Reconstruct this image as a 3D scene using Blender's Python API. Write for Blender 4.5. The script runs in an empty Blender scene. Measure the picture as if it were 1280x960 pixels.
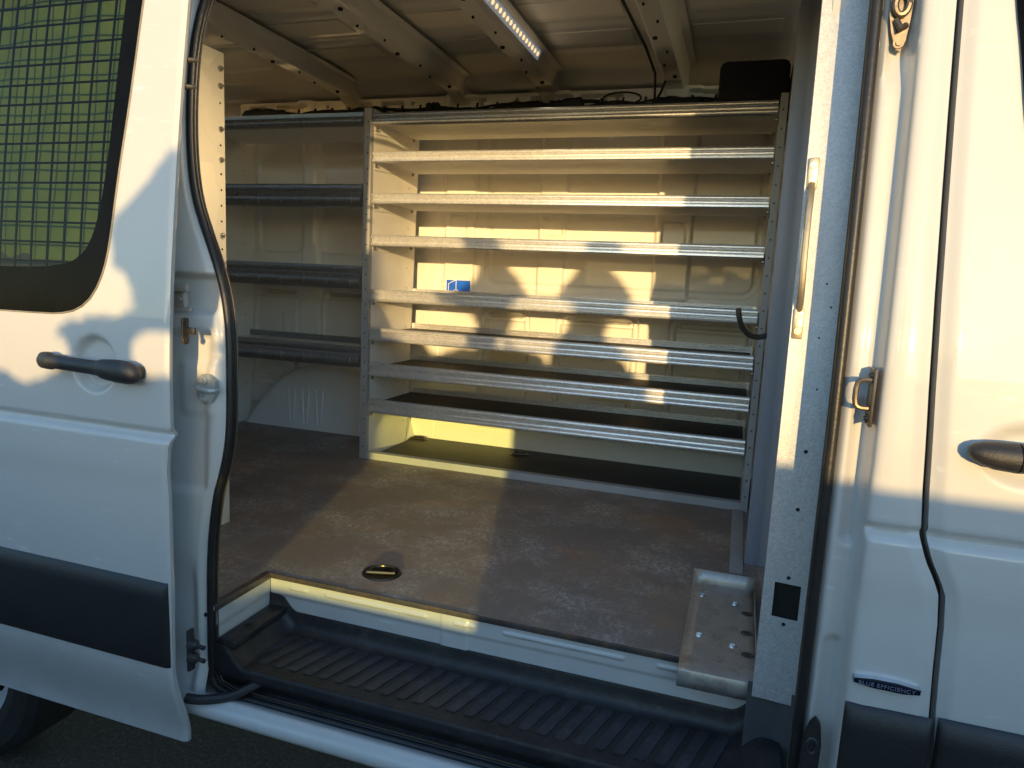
import bpy, bmesh, math, random
from mathutils import Vector, Matrix
random.seed(7)
S = bpy.context.scene
COL = S.collection
PI = math.pi
SUN_EL = math.radians(5.6)
TS = (0.267, -0.963)            # horizontal direction towards the sun
TANAZ = 0.277

# ------------------------------------------------------------------ materials
def new_mat(name):
    m = bpy.data.materials.new(name); m.use_nodes = True
    nt = m.node_tree; b = nt.nodes['Principled BSDF']
    return m, nt, b
def N(nt, t, **kw):
    n = nt.nodes.new(t)
    for k, v in kw.items():
        if k in n.inputs: n.inputs[k].default_value = v
        else: setattr(n, k, v)
    return n
def ramp(nt, fac, stops):
    r = nt.nodes.new('ShaderNodeValToRGB'); e = r.color_ramp.elements
    e[0].position, e[0].color = stops[0][0], tuple(stops[0][1]) + (1,)
    e[1].position, e[1].color = stops[1][0], tuple(stops[1][1]) + (1,)
    for p, c in stops[2:]:
        x = e.new(p); x.color = tuple(c) + (1,)
    nt.links.new(fac, r.inputs[0]); return r.outputs[0]
def coords(nt, sc=(1, 1, 1)):
    g = nt.nodes.new('ShaderNodeNewGeometry')
    mp = nt.nodes.new('ShaderNodeMapping'); mp.inputs['Scale'].default_value = sc
    nt.links.new(g.outputs['Position'], mp.inputs[0]); return mp.outputs[0]
def noise(nt, scale, detail=4, rough=.6, sc=(1, 1, 1)):
    n = N(nt, 'ShaderNodeTexNoise'); n.inputs['Scale'].default_value = scale
    n.inputs['Detail'].default_value = detail; n.inputs['Roughness'].default_value = rough
    nt.links.new(coords(nt, sc), n.inputs['Vector']); return n.outputs['Fac']
def bump(nt, b, h, strength, dist=.002):
    n = nt.nodes.new('ShaderNodeBump'); n.inputs['Strength'].default_value = strength
    n.inputs['Distance'].default_value = dist
    nt.links.new(h, n.inputs['Height']); nt.links.new(n.outputs[0], b.inputs['Normal'])
def mix(nt, fac, a, b):
    m = nt.nodes.new('ShaderNodeMix'); m.data_type = 'RGBA'
    for s, v in ((0, fac), (6, a), (7, b)):
        if isinstance(v, bpy.types.NodeSocket): nt.links.new(v, m.inputs[s])
        elif s == 0: m.inputs[0].default_value = v
        else: m.inputs[s].default_value = tuple(v) + (1,)
    return m.outputs[2]
def math_n(nt, op, a, b=None):
    m = nt.nodes.new('ShaderNodeMath'); m.operation = op
    for i, v in enumerate((a, b)):
        if v is None: continue
        if isinstance(v, bpy.types.NodeSocket): nt.links.new(v, m.inputs[i])
        else: m.inputs[i].default_value = v
    return m.outputs[0]

def paint(name, c, rough=.28, coat=.6, dirt=.25, metal=0, dirtc=(.35, .31, .26), bs=.05, bsc=6, scuff=False):
    m, nt, b = new_mat(name)
    d = noise(nt, 3.2, 8, .72); d2 = noise(nt, 90, 3, .6)
    f = ramp(nt, d, [(.45, (0, 0, 0)), (.8, (1, 1, 1))])
    f2 = ramp(nt, d2, [(.66, (0, 0, 0)), (.74, (1, 1, 1))])
    fac = math_n(nt, 'MULTIPLY', f, dirt)
    fac = math_n(nt, 'ADD', fac, math_n(nt, 'MULTIPLY', f2, dirt * .3))
    colr = mix(nt, fac, c, dirtc)
    if scuff:
        sm_ = math_n(nt, 'MULTIPLY', ramp(nt, noise(nt, 5, 3, .5), [(.52, (0, 0, 0)), (.62, (1, 1, 1))]),
                     ramp(nt, noise(nt, 55, 5, .65, (.14, 1, 1.0)), [(.60, (0, 0, 0)), (.68, (1, 1, 1))]))
        colr = mix(nt, math_n(nt, 'MULTIPLY', sm_, .38), colr, (.84, .84, .83))
        g = nt.nodes.new('ShaderNodeNewGeometry'); sp_ = nt.nodes.new('ShaderNodeSeparateXYZ'); nt.links.new(g.outputs['Position'], sp_.inputs[0])
        mr = nt.nodes.new('ShaderNodeMapRange'); nt.links.new(sp_.outputs[2], mr.inputs[0])
        mr.inputs[1].default_value = .30; mr.inputs[2].default_value = -.35; mr.inputs[3].default_value = 0; mr.inputs[4].default_value = 1
        dd = math_n(nt, 'MULTIPLY', mr.outputs[0], ramp(nt, noise(nt, 9, 9, .8, (.8, 1, 1)), [(.40, (0, 0, 0)), (.75, (1, 1, 1))]))
        colr = mix(nt, math_n(nt, 'MULTIPLY', dd, .5), colr, (.30, .27, .23))
    nt.links.new(colr, b.inputs['Base Color'])
    r = nt.nodes.new('ShaderNodeMapRange'); nt.links.new(d, r.inputs[0])
    r.inputs[3].default_value = rough * .75; r.inputs[4].default_value = rough * 1.4
    nt.links.new(r.outputs[0], b.inputs['Roughness'])
    b.inputs['Metallic'].default_value = metal
    b.inputs['Specular IOR Level'].default_value = .35; b.inputs['Coat Weight'].default_value = coat; b.inputs['Coat Roughness'].default_value = .03
    bump(nt, b, noise(nt, bsc, 2, .4), bs, .01)
    return m
def galv(name, c=(.55, .56, .58), rough=.36, scale=55, streak=(1, 1, 1), contrast=.35, metal=1., stain=None, bmp=.03):
    m, nt, b = new_mat(name)
    v = N(nt, 'ShaderNodeTexVoronoi'); v.inputs['Scale'].default_value = scale
    nt.links.new(coords(nt, streak), v.inputs['Vector'])
    sx = nt.nodes.new('ShaderNodeSeparateColor'); nt.links.new(v.outputs['Color'], sx.inputs[0])
    n = noise(nt, scale * .22, 6, .75, streak)
    k = math_n(nt, 'ADD', math_n(nt, 'MULTIPLY', sx.outputs[0], .35), math_n(nt, 'MULTIPLY', n, .65))
    lo = tuple(x * (1 - contrast) for x in c); hi = tuple(min(1, x * (1 + contrast)) for x in c)
    col = ramp(nt, k, [(.25, lo), (.75, hi)])
    if stain:
        s = ramp(nt, noise(nt, 14, 8, .8), [(.52, (0, 0, 0)), (.68, (1, 1, 1))])
        col = mix(nt, math_n(nt, 'MULTIPLY', s, .75), col, stain)
    nt.links.new(col, b.inputs['Base Color'])
    b.inputs['Metallic'].default_value = metal
    r = nt.nodes.new('ShaderNodeMapRange'); nt.links.new(k, r.inputs[0])
    r.inputs[3].default_value = rough * .85; r.inputs[4].default_value = rough * 1.2
    nt.links.new(r.outputs[0], b.inputs['Roughness'])
    if bmp: bump(nt, b, n, bmp, .002)
    return m
def plain(name, c, rough=.5, metal=0, bs=.1, bscale=60, var=.3, spec=.5, dust=None):
    m, nt, b = new_mat(name)
    n = noise(nt, 9, 6, .7)
    col = ramp(nt, n, [(.3, tuple(x * (1 - var) for x in c)), (.7, tuple(min(1, x * (1 + var)) for x in c))])
    if dust:
        s = ramp(nt, noise(nt, 22, 9, .85), [(.5, (0, 0, 0)), (.75, (1, 1, 1))])
        col = mix(nt, math_n(nt, 'MULTIPLY', s, dust[1]), col, dust[0])
    nt.links.new(col, b.inputs['Base Color'])
    b.inputs['Roughness'].default_value = rough; b.inputs['Metallic'].default_value = metal
    b.inputs['Specular IOR Level'].default_value = spec
    bump(nt, b, noise(nt, bscale, 3, .6), bs, .003)
    return m

WHITE = paint('white_paint', (.52, .515, .505), .42, .8, .12, bs=.05, bsc=2.5, scuff=True)
JAMB = paint('jamb_white_paint', (.58, .575, .56), .4, .5, .28, bs=.06)
INNER = paint('cream_interior_paint', (.84, .82, .775), .36, .3, .16, bs=.05)
RACKP = paint('rack_grey_paint', (.83, .81, .77), .42, .1, .22, dirtc=(.22, .19, .16))
EDGE = paint('rack_edge_paint', (.36, .36, .37), .45, .1, .35, dirtc=(.16, .15, .14))
ROOFP = paint('roof_paint', (.72, .68, .60), .32, .3, .14)
POSTP = paint('post_grey_paint', (.30, .30, .34), .4, .1, .12)
BULK = paint('bulkhead_gloss_paint', (.50, .48, .43), .10, .9, .1, bs=.02)
GALV = galv('galvanised_lip', (.80, .80, .80), .31, 120, (1, 1, 1), .12, .66, bmp=.004)
GALVD = galv('dark_galvanised', (.40, .41, .42), .33, 120, (1, 1, 1), .18, .8, bmp=.004)  # darker galvanised tone for the left rack and the top lip
COVER = galv('pillar_cover_spangle', (.50, .51, .53), .5, 420, (1, 1, 1), .22, .35)
ALU = galv('aluminium_plate', (.50, .465, .43), .42, 26, (1.6, .8, 1), .12, .65, (.24, .19, .15))
PANELLIT = galv('end_panel_warm_lit', (.84, .74, .56), .5, 10, (1, 1, 1), .10, .1)  # warm tint puts golden light into the panel's own colour
STEEL = galv('bright_steel', (.44, .46, .45), .45, 60, (1, 1, 1), .1, .35)
BOLT = plain('bolt_zinc', (.45, .44, .42), .3, 1)
BRONZE = plain('bracket_bronze', (.14, .115, .09), .4, .7, .15)
DARKST = plain('dark_steel', (.07, .065, .06), .4, .6, .2)
BLACKP = plain('black_plastic', (.022, .022, .024), .45, 0, .35, 420, .25, dust=((.09, .08, .075), .25))
TREADM = plain('tread_plastic', (.017, .017, .019), .46, 0, .3, 300, .3, dust=((.13, .11, .09), .45))
TREADB = plain('tread_bar_plastic', (.027, .029, .036), .42, 0, .3, 200, .35, dust=((.15, .14, .13), .55))
MOULD = plain('moulding_plastic', (.020, .020, .022), .42, 0, .3, 500, .15)
RUBBER = plain('seal_rubber', (.016, .015, .016), .42, 0, .2, 120, .3, dust=((.10, .08, .06), .22))
HARN = plain('harness_tape', (.012, .012, .013), .6, 0, .5, 160)
BOXM = plain('black_felt', (.010, .010, .011), .85, 0, .4, 300)
MATM = plain('shelf_mat', (.030, .028, .028), .55, 0, .3, 90, .4, dust=((.13, .10, .08), .4))
HOLE = plain('hole_dark', (.006, .006, .006), .8)
GREENM = plain('green_board', (.068, .105, .024), .6, 0, .1, 20, .2)
WIREM = plain('mesh_wire', (.006, .006, .006), .6, spec=.08)
CHROME = plain('badge_chrome', (.55, .58, .66), .12, 1, 0)
BADGEM = plain('badge_blue', (.010, .014, .045), .2, .3, 0)
LETTER = plain('badge_letter', (.20, .22, .28), .4, .3, 0)
BLUEST = plain('sticker_blue', (.008, .13, .85), .4, 0, .02)
WHITEST = plain('sticker_white', (.75, .78, .8), .4, 0, .02)
FRIT = plain('black_glass_border', (.004, .004, .004), .15, 0, 0, spec=.05)
TYRE = plain('tyre_rubber', (.018, .018, .018), .7, 0, .4)
RIMM = plain('rim_silver', (.62, .63, .65), .4, .2)
BARK = plain('bark', (.08, .06, .04), .9, 0, .5)
TRIMM = plain('floor_trim', (.10, .085, .08), .4, .4, .2, 40, .4, dust=((.40, .19, .06), .65))

def floor_mat():
    m, nt, b = new_mat('worn_floor_sheet')
    big = noise(nt, 1.9, 5, .6); mid = noise(nt, 6.5, 8, .75); fine = noise(nt, 60, 5, .7)
    base = ramp(nt, big, [(.32, (.20, .165, .15)), (.5, (.27, .205, .165)), (.68, (.36, .24, .16))])
    base = mix(nt, ramp(nt, mid, [(.36, (0, 0, 0)), (.70, (.5, .5, .5))]), base, (.235, .21, .20))
    rust = math_n(nt, 'MULTIPLY', ramp(nt, noise(nt, 2.6, 4, .55), [(.56, (0, 0, 0)), (.72, (1, 1, 1))]), .65)
    base = mix(nt, rust, base, (.46, .24, .11))
    sc = math_n(nt, 'MULTIPLY', ramp(nt, noise(nt, 3.1, 9, .8), [(.47, (0, 0, 0)), (.64, (1, 1, 1))]),
                ramp(nt, noise(nt, 70, 8, .85, (1, .6, 1)), [(.44, (0, 0, 0)), (.62, (1, 1, 1))]))
    base = mix(nt, math_n(nt, 'MULTIPLY', sc, .9), base, (.74, .69, .65))
    for sc_, ax in ((26, (.10, 1, 1)), (30, (1, .12, 1))):
        l_ = math_n(nt, 'MULTIPLY', ramp(nt, noise(nt, sc_, 4, .6, ax), [(.63, (0, 0, 0)), (.69, (1, 1, 1))]), ramp(nt, noise(nt, 2.3, 3, .5, (1, 1, 1)), [(.45, (0, 0, 0)), (.6, (1, 1, 1))]))
        base = mix(nt, math_n(nt, 'MULTIPLY', l_, .35), base, (.55, .50, .46))
    gr = ramp(nt, noise(nt, 210, 2, .5), [(.70, (0, 0, 0)), (.73, (1, 1, 1))])
    base = mix(nt, gr, base, (.60, .55, .48))
    dk = ramp(nt, noise(nt, 120, 3, .5), [(.30, (1, 1, 1)), (.36, (0, 0, 0))])
    base = mix(nt, math_n(nt, 'MULTIPLY', dk, .6), base, (.02, .018, .016))
    wv = N(nt, 'ShaderNodeTexChecker'); wv.inputs['Scale'].default_value = 190
    wv.inputs['Color1'].default_value = (1, 1, 1, 1); wv.inputs['Color2'].default_value = (.62, .62, .62, 1)
    nt.links.new(coords(nt), wv.inputs['Vector'])
    mm = nt.nodes.new('ShaderNodeMix'); mm.data_type = 'RGBA'; mm.blend_type = 'MULTIPLY'; mm.inputs[0].default_value = .55
    nt.links.new(base, mm.inputs[6]); nt.links.new(wv.outputs[0], mm.inputs[7])
    nt.links.new(mm.outputs[2], b.inputs['Base Color'])
    r = nt.nodes.new('ShaderNodeMapRange'); nt.links.new(mid, r.inputs[0])
    r.inputs[3].default_value = .38; r.inputs[4].default_value = .7
    nt.links.new(r.outputs[0], b.inputs['Roughness'])
    h = math_n(nt, 'ADD', wv.outputs[1], math_n(nt, 'MULTIPLY', fine, 1.5))
    bump(nt, b, h, .25, .0012)
    return m
FLOORM = floor_mat()
def asphalt():
    m, nt, b = new_mat('asphalt')
    n = noise(nt, 70, 6, .85); n2 = noise(nt, 3, 4, .6)
    c = ramp(nt, n, [(.38, (.020, .019, .018)), (.55, (.055, .052, .047)), (.66, (.20, .19, .17))])
    c = mix(nt, math_n(nt, 'MULTIPLY', n2, .4), c, (.032, .031, .030))
    nt.links.new(c, b.inputs['Base Color']); b.inputs['Roughness'].default_value = .85
    bump(nt, b, n, .8, .01); return m
ASPH = asphalt()
def glass_mat(name, tint, refl=.06):
    m = bpy.data.materials.new(name); m.use_nodes = True; nt = m.node_tree
    nt.nodes.clear(); o = nt.nodes.new('ShaderNodeOutputMaterial')
    t = nt.nodes.new('ShaderNodeBsdfTransparent'); t.inputs[0].default_value = tuple(tint) + (1,)
    g = nt.nodes.new('ShaderNodeBsdfGlossy'); g.inputs['Roughness'].default_value = .02
    lw = nt.nodes.new('ShaderNodeLayerWeight'); lw.inputs[0].default_value = .5
    f = nt.nodes.new('ShaderNodeMath'); f.operation = 'MULTIPLY_ADD'; f.inputs[1].default_value = .8; f.inputs[2].default_value = .018
    p4 = nt.nodes.new('ShaderNodeMath'); p4.operation = 'POWER'; p4.inputs[1].default_value = 5
    nt.links.new(lw.outputs['Facing'], p4.inputs[0]); nt.links.new(p4.outputs[0], f.inputs[0])
    x = nt.nodes.new('ShaderNodeMixShader')
    nt.links.new(f.outputs[0], x.inputs[0]); nt.links.new(t.outputs[0], x.inputs[1]); nt.links.new(g.outputs[0], x.inputs[2])
    nt.links.new(x.outputs[0], o.inputs[0]); return m
GLASS = glass_mat('tinted_window_glass', (.66, .70, .64))
SUNTINT = glass_mat('sun_tint_sheet', (.74, .90, .52))
def emis(name, c, s):
    m, nt, b = new_mat(name); b.inputs['Base Color'].default_value = tuple(c) + (1,)
    b.inputs['Emission Color'].default_value = tuple(c) + (1,); b.inputs['Emission Strength'].default_value = s
    b.inputs['Roughness'].default_value = .3
    return m
LEDM = emis('led_lens', (1, .70, .34), 1.1)
def leafm():
    m, nt, b = new_mat('leaf'); n = noise(nt, 12, 3)
    nt.links.new(ramp(nt, n, [(.3, (.03, .06, .015)), (.7, (.08, .13, .03))]), b.inputs['Base Color'])
    b.inputs['Roughness'].default_value = .6; return m
LEAF = leafm()
SCREENM = plain('screen_timber', (.16, .11, .07), .8, 0, .4, 30)

# ------------------------------------------------------------------ geometry helpers
class MB:
    def __init__(s): s.v = []; s.f = []
    def add(s, vs, fs):
        o = len(s.v); s.v += [tuple(v) for v in vs]; s.f += [tuple(i + o for i in f) for f in fs]
    def box(s, x0, x1, y0, y1, z0, z1, bev=0):
        if bev <= 0:
            vs = [(x, y, z) for x in (x0, x1) for y in (y0, y1) for z in (z0, z1)]
            s.add(vs, [(0, 1, 3, 2), (4, 6, 7, 5), (0, 4, 5, 1), (2, 3, 7, 6), (0, 2, 6, 4), (1, 5, 7, 3)]); return
        bm = bmesh.new(); bmesh.ops.create_cube(bm, size=1)
        for v in bm.verts: v.co = Vector(((x0 + x1) / 2 + v.co.x * (x1 - x0), (y0 + y1) / 2 + v.co.y * (y1 - y0), (z0 + z1) / 2 + v.co.z * (z1 - z0)))
        bmesh.ops.bevel(bm, geom=bm.edges[:], offset=bev, segments=2, profile=.5, affect='EDGES')
        s.addbm(bm)
    def addbm(s, bm, mtx=None):
        bm.verts.index_update()
        s.add([(mtx @ v.co) if mtx else v.co for v in bm.verts], [[v.index for v in f.verts] for f in bm.faces]); bm.free()
    def tube(s, pts, r, n=10, closed=False, caps=True):
        pts = [Vector(p) for p in pts]; m = len(pts)
        rr = r if isinstance(r, (list, tuple)) else [r] * m
        up = None; rings = []
        for i, p in enumerate(pts):
            a = pts[i - 1] if (i > 0 or closed) else p; b = pts[(i + 1) % m] if (i < m - 1 or closed) else p
            t = (b - a).normalized()
            if up is None:
                up = t.orthogonal().normalized()
            else:
                up = (up - t * up.dot(t)).normalized()
            w = t.cross(up)
            rings.append([p + (up * math.cos(2 * PI * k / n) + w * math.sin(2 * PI * k / n)) * rr[i] for k in range(n)])
        vs = [v for R in rings for v in R]; fs = []
        for i in range(m if closed else m - 1):
            j = (i + 1) % m
            for k in range(n): fs.append((i * n + k, i * n + (k + 1) % n, j * n + (k + 1) % n, j * n + k))
        if caps and not closed: fs += [tuple(range(n))[::-1], tuple((m - 1) * n + k for k in range(n))]
        s.add(vs, fs)
    def cyl(s, p0, p1, r, n=14): s.tube([p0, p1], r, n)
    def bolt(s, p, d, r=.006, h=.005):
        p = Vector(p); d = Vector(d).normalized()
        s.tube([p, p + d * h * .4, p + d * h], [r * 1.5, r * 1.45, r * 1.4], 12)
        s.tube([p + d * h * .9, p + d * h * 2], r * .8, 6)
    def prism(s, prof, fn, a0, a1, caps=True, closed=True):
        n = len(prof); vs = [fn(u, v, a) for a in (a0, a1) for (u, v) in prof]
        fs = [(i, (i + 1) % n, n + (i + 1) % n, n + i) for i in range(n if closed else n - 1)]
        if caps: fs += [tuple(range(n))[::-1], tuple(range(n, 2 * n))]
        s.add(vs, fs)
    def grid(s, fn, us, vs_, skip=None):
        nu = len(us); idx = {}; P = []
        for j, v in enumerate(vs_):
            for i, u in enumerate(us): P.append(fn(u, v))
        fs = []
        for j in range(len(vs_) - 1):
            for i in range(nu - 1):
                if skip and skip((us[i] + us[i + 1]) / 2, (vs_[j] + vs_[j + 1]) / 2): continue
                fs.append((j * nu + i, j * nu + i + 1, (j + 1) * nu + i + 1, (j + 1) * nu + i))
        s.add(P, fs)
    def poly(s, pts): s.add(pts, [tuple(range(len(pts)))])
    def build(s, name, mat, parent=None, smooth=35, thick=0, mats=None):
        me = bpy.data.meshes.new(name); me.from_pydata(s.v, [], s.f)
        bm = bmesh.new(); bm.from_mesh(me)
        loose = [v for v in bm.verts if not v.link_faces]
        if loose: bmesh.ops.delete(bm, geom=loose, context='VERTS')
        bmesh.ops.recalc_face_normals(bm, faces=bm.faces[:]); bm.to_mesh(me); bm.free()
        me.materials.append(mat)
        if smooth:
            me.shade_smooth(); me.set_sharp_from_angle(angle=math.radians(smooth))
        o = bpy.data.objects.new(name, me); COL.objects.link(o)
        if parent: o.parent = parent; o.matrix_parent_inverse = Matrix.Translation(-world_loc(parent))
        if thick:
            md = o.modifiers.new('solid', 'SOLIDIFY'); md.thickness = thick; md.offset = 0
        return o
def inlay(host, mb, mat):
    '''add pattern geometry (holes, pads) to its part's own mesh, as one more material slot'''
    host.data.materials.append(mat); k = len(host.data.materials) - 1
    off = host.matrix_parent_inverse.translation if host.parent else Vector((0, 0, 0))
    bm = bmesh.new(); bm.from_mesh(host.data)
    vs = [bm.verts.new(Vector(v)) for v in mb.v]
    for f in mb.f:
        nf = bm.faces.new([vs[i] for i in f]); nf.material_index = k; nf.smooth = False
    bm.to_mesh(host.data); bm.free()
def each(name, mat, parent, mb, smooth=35):
    '''one object per separate piece of mb'''
    par = list(range(len(mb.v)))
    def fd(i):
        while par[i] != i: par[i] = par[par[i]]; i = par[i]
        return i
    for f in mb.f:
        for i in f[1:]: par[fd(i)] = fd(f[0])
    isl = {}
    for i in range(len(mb.v)): isl.setdefault(fd(i), []).append(i)
    bb = []
    for k, ids in isl.items():
        P = [mb.v[i] for i in ids]
        bb.append([[min(p[a] for p in P) for a in range(3)], [max(p[a] for p in P) for a in range(3)], ids])
    groups = []
    for lo, hi, ids in bb:
        m = .002; new = [lo, hi, list(ids)]; rest = []
        for g in groups:
            if all(g[0][a] - m <= new[1][a] and new[0][a] - m <= g[1][a] for a in range(3)):
                new = [[min(g[0][a], new[0][a]) for a in range(3)], [max(g[1][a], new[1][a]) for a in range(3)], g[2] + new[2]]
            else: rest.append(g)
        groups = rest + [new]
    owner = {i: gi for gi, g in enumerate(groups) for i in g[2]}
    parts = [MB() for _ in groups]; idx = {}
    for i, v in enumerate(mb.v):
        p = parts[owner[i]]; idx[i] = len(p.v); p.v.append(v)
    for f in mb.f: parts[owner[f[0]]].f.append(tuple(idx[i] for i in f))
    return [p.build(name, mat, parent, smooth) for p in parts]
def world_loc(o):
    l = Vector(o.location)
    return l + world_loc(o.parent) + o.matrix_parent_inverse.translation if o.parent else l
def lin(a, b, n): return [a + (b - a) * i / n for i in range(n + 1)]
def sst(x, a, b):
    t = min(1, max(0, (x - a) / (b - a))); return t * t * (3 - 2 * t)
def rr(x, z, x0, x1, z0, z1, r):           # signed distance to a rounded rectangle (negative inside)
    qx = abs(x - (x0 + x1) / 2) - (x1 - x0) / 2 + r; qz = abs(z - (z0 + z1) / 2) - (z1 - z0) / 2 + r
    return math.hypot(max(qx, 0), max(qz, 0)) + min(max(qx, qz), 0) - r
def interp(tab, z):
    if z <= tab[0][0]: return tab[0][1]
    for (a, x), (b, y) in zip(tab, tab[1:]):
        if z <= b: return x + (y - x) * (z - a) / (b - a)
    return tab[-1][1]
def smooth_tab(tab, it=2):
    for _ in range(it):
        q = [tab[0]]
        for (a, b) in zip(tab, tab[1:]):
            q += [tuple(.75 * u + .25 * w for u, w in zip(a, b)), tuple(.25 * u + .75 * w for u, w in zip(a, b))]
        tab = q + [tab[-1]]
    return tab
def tum(z): return .11 * (z - .6) ** 1.5 if z > .6 else 0.
def thing(name, label, cat, loc=(0, 0, 0), group=None):
    o = bpy.data.objects.new(name, None); COL.objects.link(o); o.location = loc; o.empty_display_size = .1
    o['label'] = label; o['category'] = cat
    if group: o['group'] = group
    return o
def tag(o, label, cat, group=None):
    o['label'] = label; o['category'] = cat
    if group: o['group'] = group
    return o

# ------------------------------------------------------------------ ground
GZ = -.73
g = MB(); g.grid(lambda u, v: (u, v, GZ), lin(-400, 400, 8), lin(-400, 400, 8))
go = g.build('ground', ASPH, smooth=0); go['kind'] = 'structure'

# ------------------------------------------------------------------ the van
van = thing('cargo_van', 'white panel van with its side door slid open and shelving inside', 'van', (-1, 2.4, GZ))

# outline of the door opening (x, z), anticlockwise from the lower left
SL = [(-.20, -1.256), (-.05, -1.257), (.15, -1.254), (.30, -1.233), (.36, -1.212), (.44, -1.192), (.52, -1.186), (.60, -1.185), (.69, -1.187), (.76, -1.195),
      (.83, -1.211), (.90, -1.240), (.97, -1.275), (1.05, -1.312), (1.15, -1.335), (1.28, -1.350), (1.42, -1.354), (1.50, -1.342)]
SLs = smooth_tab(SL, 2)
SR = [(-.20, .180), (1.50, .180)]
def seal_x(z): return interp(SLs, z)
ring = [(x, z) for z, x in SLs]
top = [(-1.325, 1.56), (-1.29, 1.62), (-1.24, 1.66), (-1.16, 1.685), (-1.0, 1.69), (-.5, 1.69), (-.1, 1.69), (.06, 1.68), (.13, 1.65), (.165, 1.60), (.178, 1.53)]
right = [(.181, z) for z in lin(1.45, -.10, 24)]
bot = [(.176, -.17), (.155, -.215), (.11, -.235), (0, -.24)] + [(x, -.24) for x in lin(-.2, -1.0, 6)] + [(-1.12, -.24), (-1.20, -.238), (-1.245, -.225)]
ringc = ring + top + right + bot
sm = MB()
sm.tube([(x, 1.392 + tum(z), z) for x, z in ringc], .0098, 12, closed=True)
cx0, cz0 = -.55, .7
def inset(x, z, d):
    return x + (d if x < -.9 else (-d if x > -.1 else 0)), z + (d if z < -.15 else (-d if z > 1.62 else 0))
sm.tube([(inset(x, z, .005)[0], 1.402 + tum(z), inset(x, z, .005)[1]) for x, z in ringc], .0045, 8, closed=True)
seal = sm.build('door_seal', RUBBER, van)
sm = MB()
pts = [(inset(x, z, .009)[0], 1.407 + tum(z), inset(x, z, .009)[1]) for x, z in ringc]
sm.tube(pts, .0022, 6, closed=True)
sm.build('seal_trim_edge', plain('trim_edge_tan', (.09, .065, .04), .45), seal)

# rear jamb, behind the sliding door
def jamb_l(u, z):
    xs = seal_x(z) - .002; x = xs + (-1.50 - xs) * u
    y = 1.388 + tum(z) - .042 * sst(u, .0, .75)
    y -= .010 * sst(u, .02, .10) * (1 - sst(u, .15, .55)) * 1
    d = rr(x, z, -1.47, -1.224, .764, .862, .02)
    y += .034 * sst(-d, -.006, .014)
    # folded plane below the pocket
    k = (x + 1.215) * .9 + (z - .70) * .35
    y += .012 * sst(-rr(x, z, -1.5, -1.238 + .02 * sst(z, .3, .7), .30, .735, .03), 0, .03)
    y -= .006 * sst(-rr(x, z, -1.33, -1.20, .50, .66, .03), 0, .03)
    y += .010 * sst(-(x + 1.285), -.006, .02) * sst(-z, -.15, -.05)
    y -= .020 * sst(-z, .14, .24)
    return (x, y, z)
jl = MB(); jl.grid(jamb_l, lin(0, 1, 60), lin(-.235, 1.75, 420))
jamb = jl.build('rear_door_jamb', JAMB, van, 60)
b = MB()   # latch striker plate with its loop
pl = [(-1.263, .602), (-1.245, .619), (-1.222, .620), (-1.205, .605), (-1.203, .575), (-1.218, .550), (-1.245, .547), (-1.262, .566)]
Y0 = 1.362
b.prism(pl, lambda u, v, a: (u, a, v), Y0, Y0 + .012)
b.bolt((-1.236, Y0, .606), (0, -1, 0), .0075, .006); b.bolt((-1.236, Y0, .560), (0, -1, 0), .0075, .006)
b.tube([(-1.25, Y0, .588), (-1.25, Y0 - .014, .588), (-1.24, Y0 - .02, .586), (-1.205, Y0 - .02, .584), (-1.197, Y0 - .012, .584), (-1.197, Y0, .584)], .0055, 10)
b.tube([(-1.226, Y0, .580), (-1.224, Y0 - .014, .580), (-1.212, Y0 - .018, .582)], .004, 8)
b.build('striker_plate', STEEL, jamb)
hy = jamb_l((-1.268 - seal_x(-.025)) / (-1.50 - seal_x(-.025)), -.025)[1]; b = MB(); b.cyl((-1.268, hy - .0012, -.025), (-1.268, hy + .004, -.025), .0055); inlay(jamb, b, HOLE)

# body skin behind the open door and over the roof edge
bs = MB()
bs.grid(lambda x, z: (x, 1.346 + tum(z) + .012, z), lin(-3.6, -1.50, 12), lin(-.3, 1.75, 30))
bs.grid(lambda x, z: (x, 1.39 + tum(z), z), lin(-1.5, .6, 12), lin(1.705, 1.82, 4))
bs.grid(lambda x, z: (x, 1.395 + tum(z), z), lin(-1.5, -1.36, 2), lin(1.5, 1.75, 4))
rc = [(1.39 + tum(1.82), 1.82), (1.58, 1.90), (1.75, 1.96), (2.1, 2.0), (2.4, 2.01), (2.8, 2.0), (3.2, 1.96), (3.42, 1.88), (3.52, 1.7), (3.56, 1.2), (3.58, .4), (3.58, -.3)]
for (a, b_) in zip(rc, rc[1:]): bs.add([(-3.6, a[0], a[1]), (.6, a[0], a[1]), (.6, b_[0], b_[1]), (-3.6, b_[0], b_[1])], [(0, 1, 2, 3)])
bs.add([(-3.6, 1.36, -.3), (-3.6, 3.58, -.3), (-3.6, 3.52, 1.7), (-3.6, 2.8, 2.0), (-3.6, 2.1, 2.0), (-3.6, 1.49, 1.82)], [(0, 1, 2, 3, 4, 5)])
bs.add([(-3.6, 1.40, -.255), (.6, 1.40, -.255), (.6, 3.58, -.3), (-3.6, 3.58, -.3)], [(0, 1, 2, 3)])
bs.build('body_shell', WHITE, van, 40)

# sill under the opening
sp = [(1.43, -.252), (1.402, -.250), (1.385, -.243), (1.362, -.232), (1.352, -.232), (1.345, -.237), (1.338, -.240), (1.330, -.246), (1.326, -.258), (1.328, -.272), (1.338, -.284), (1.36, -.292), (1.43, -.30)]
sp = smooth_tab(sp, 1)
sb = MB(); sb.prism(sp, lambda u, v, a: (a, u, v), -3.5, .30)
sb.build('sill_panel', JAMB, van, 60)

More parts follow.
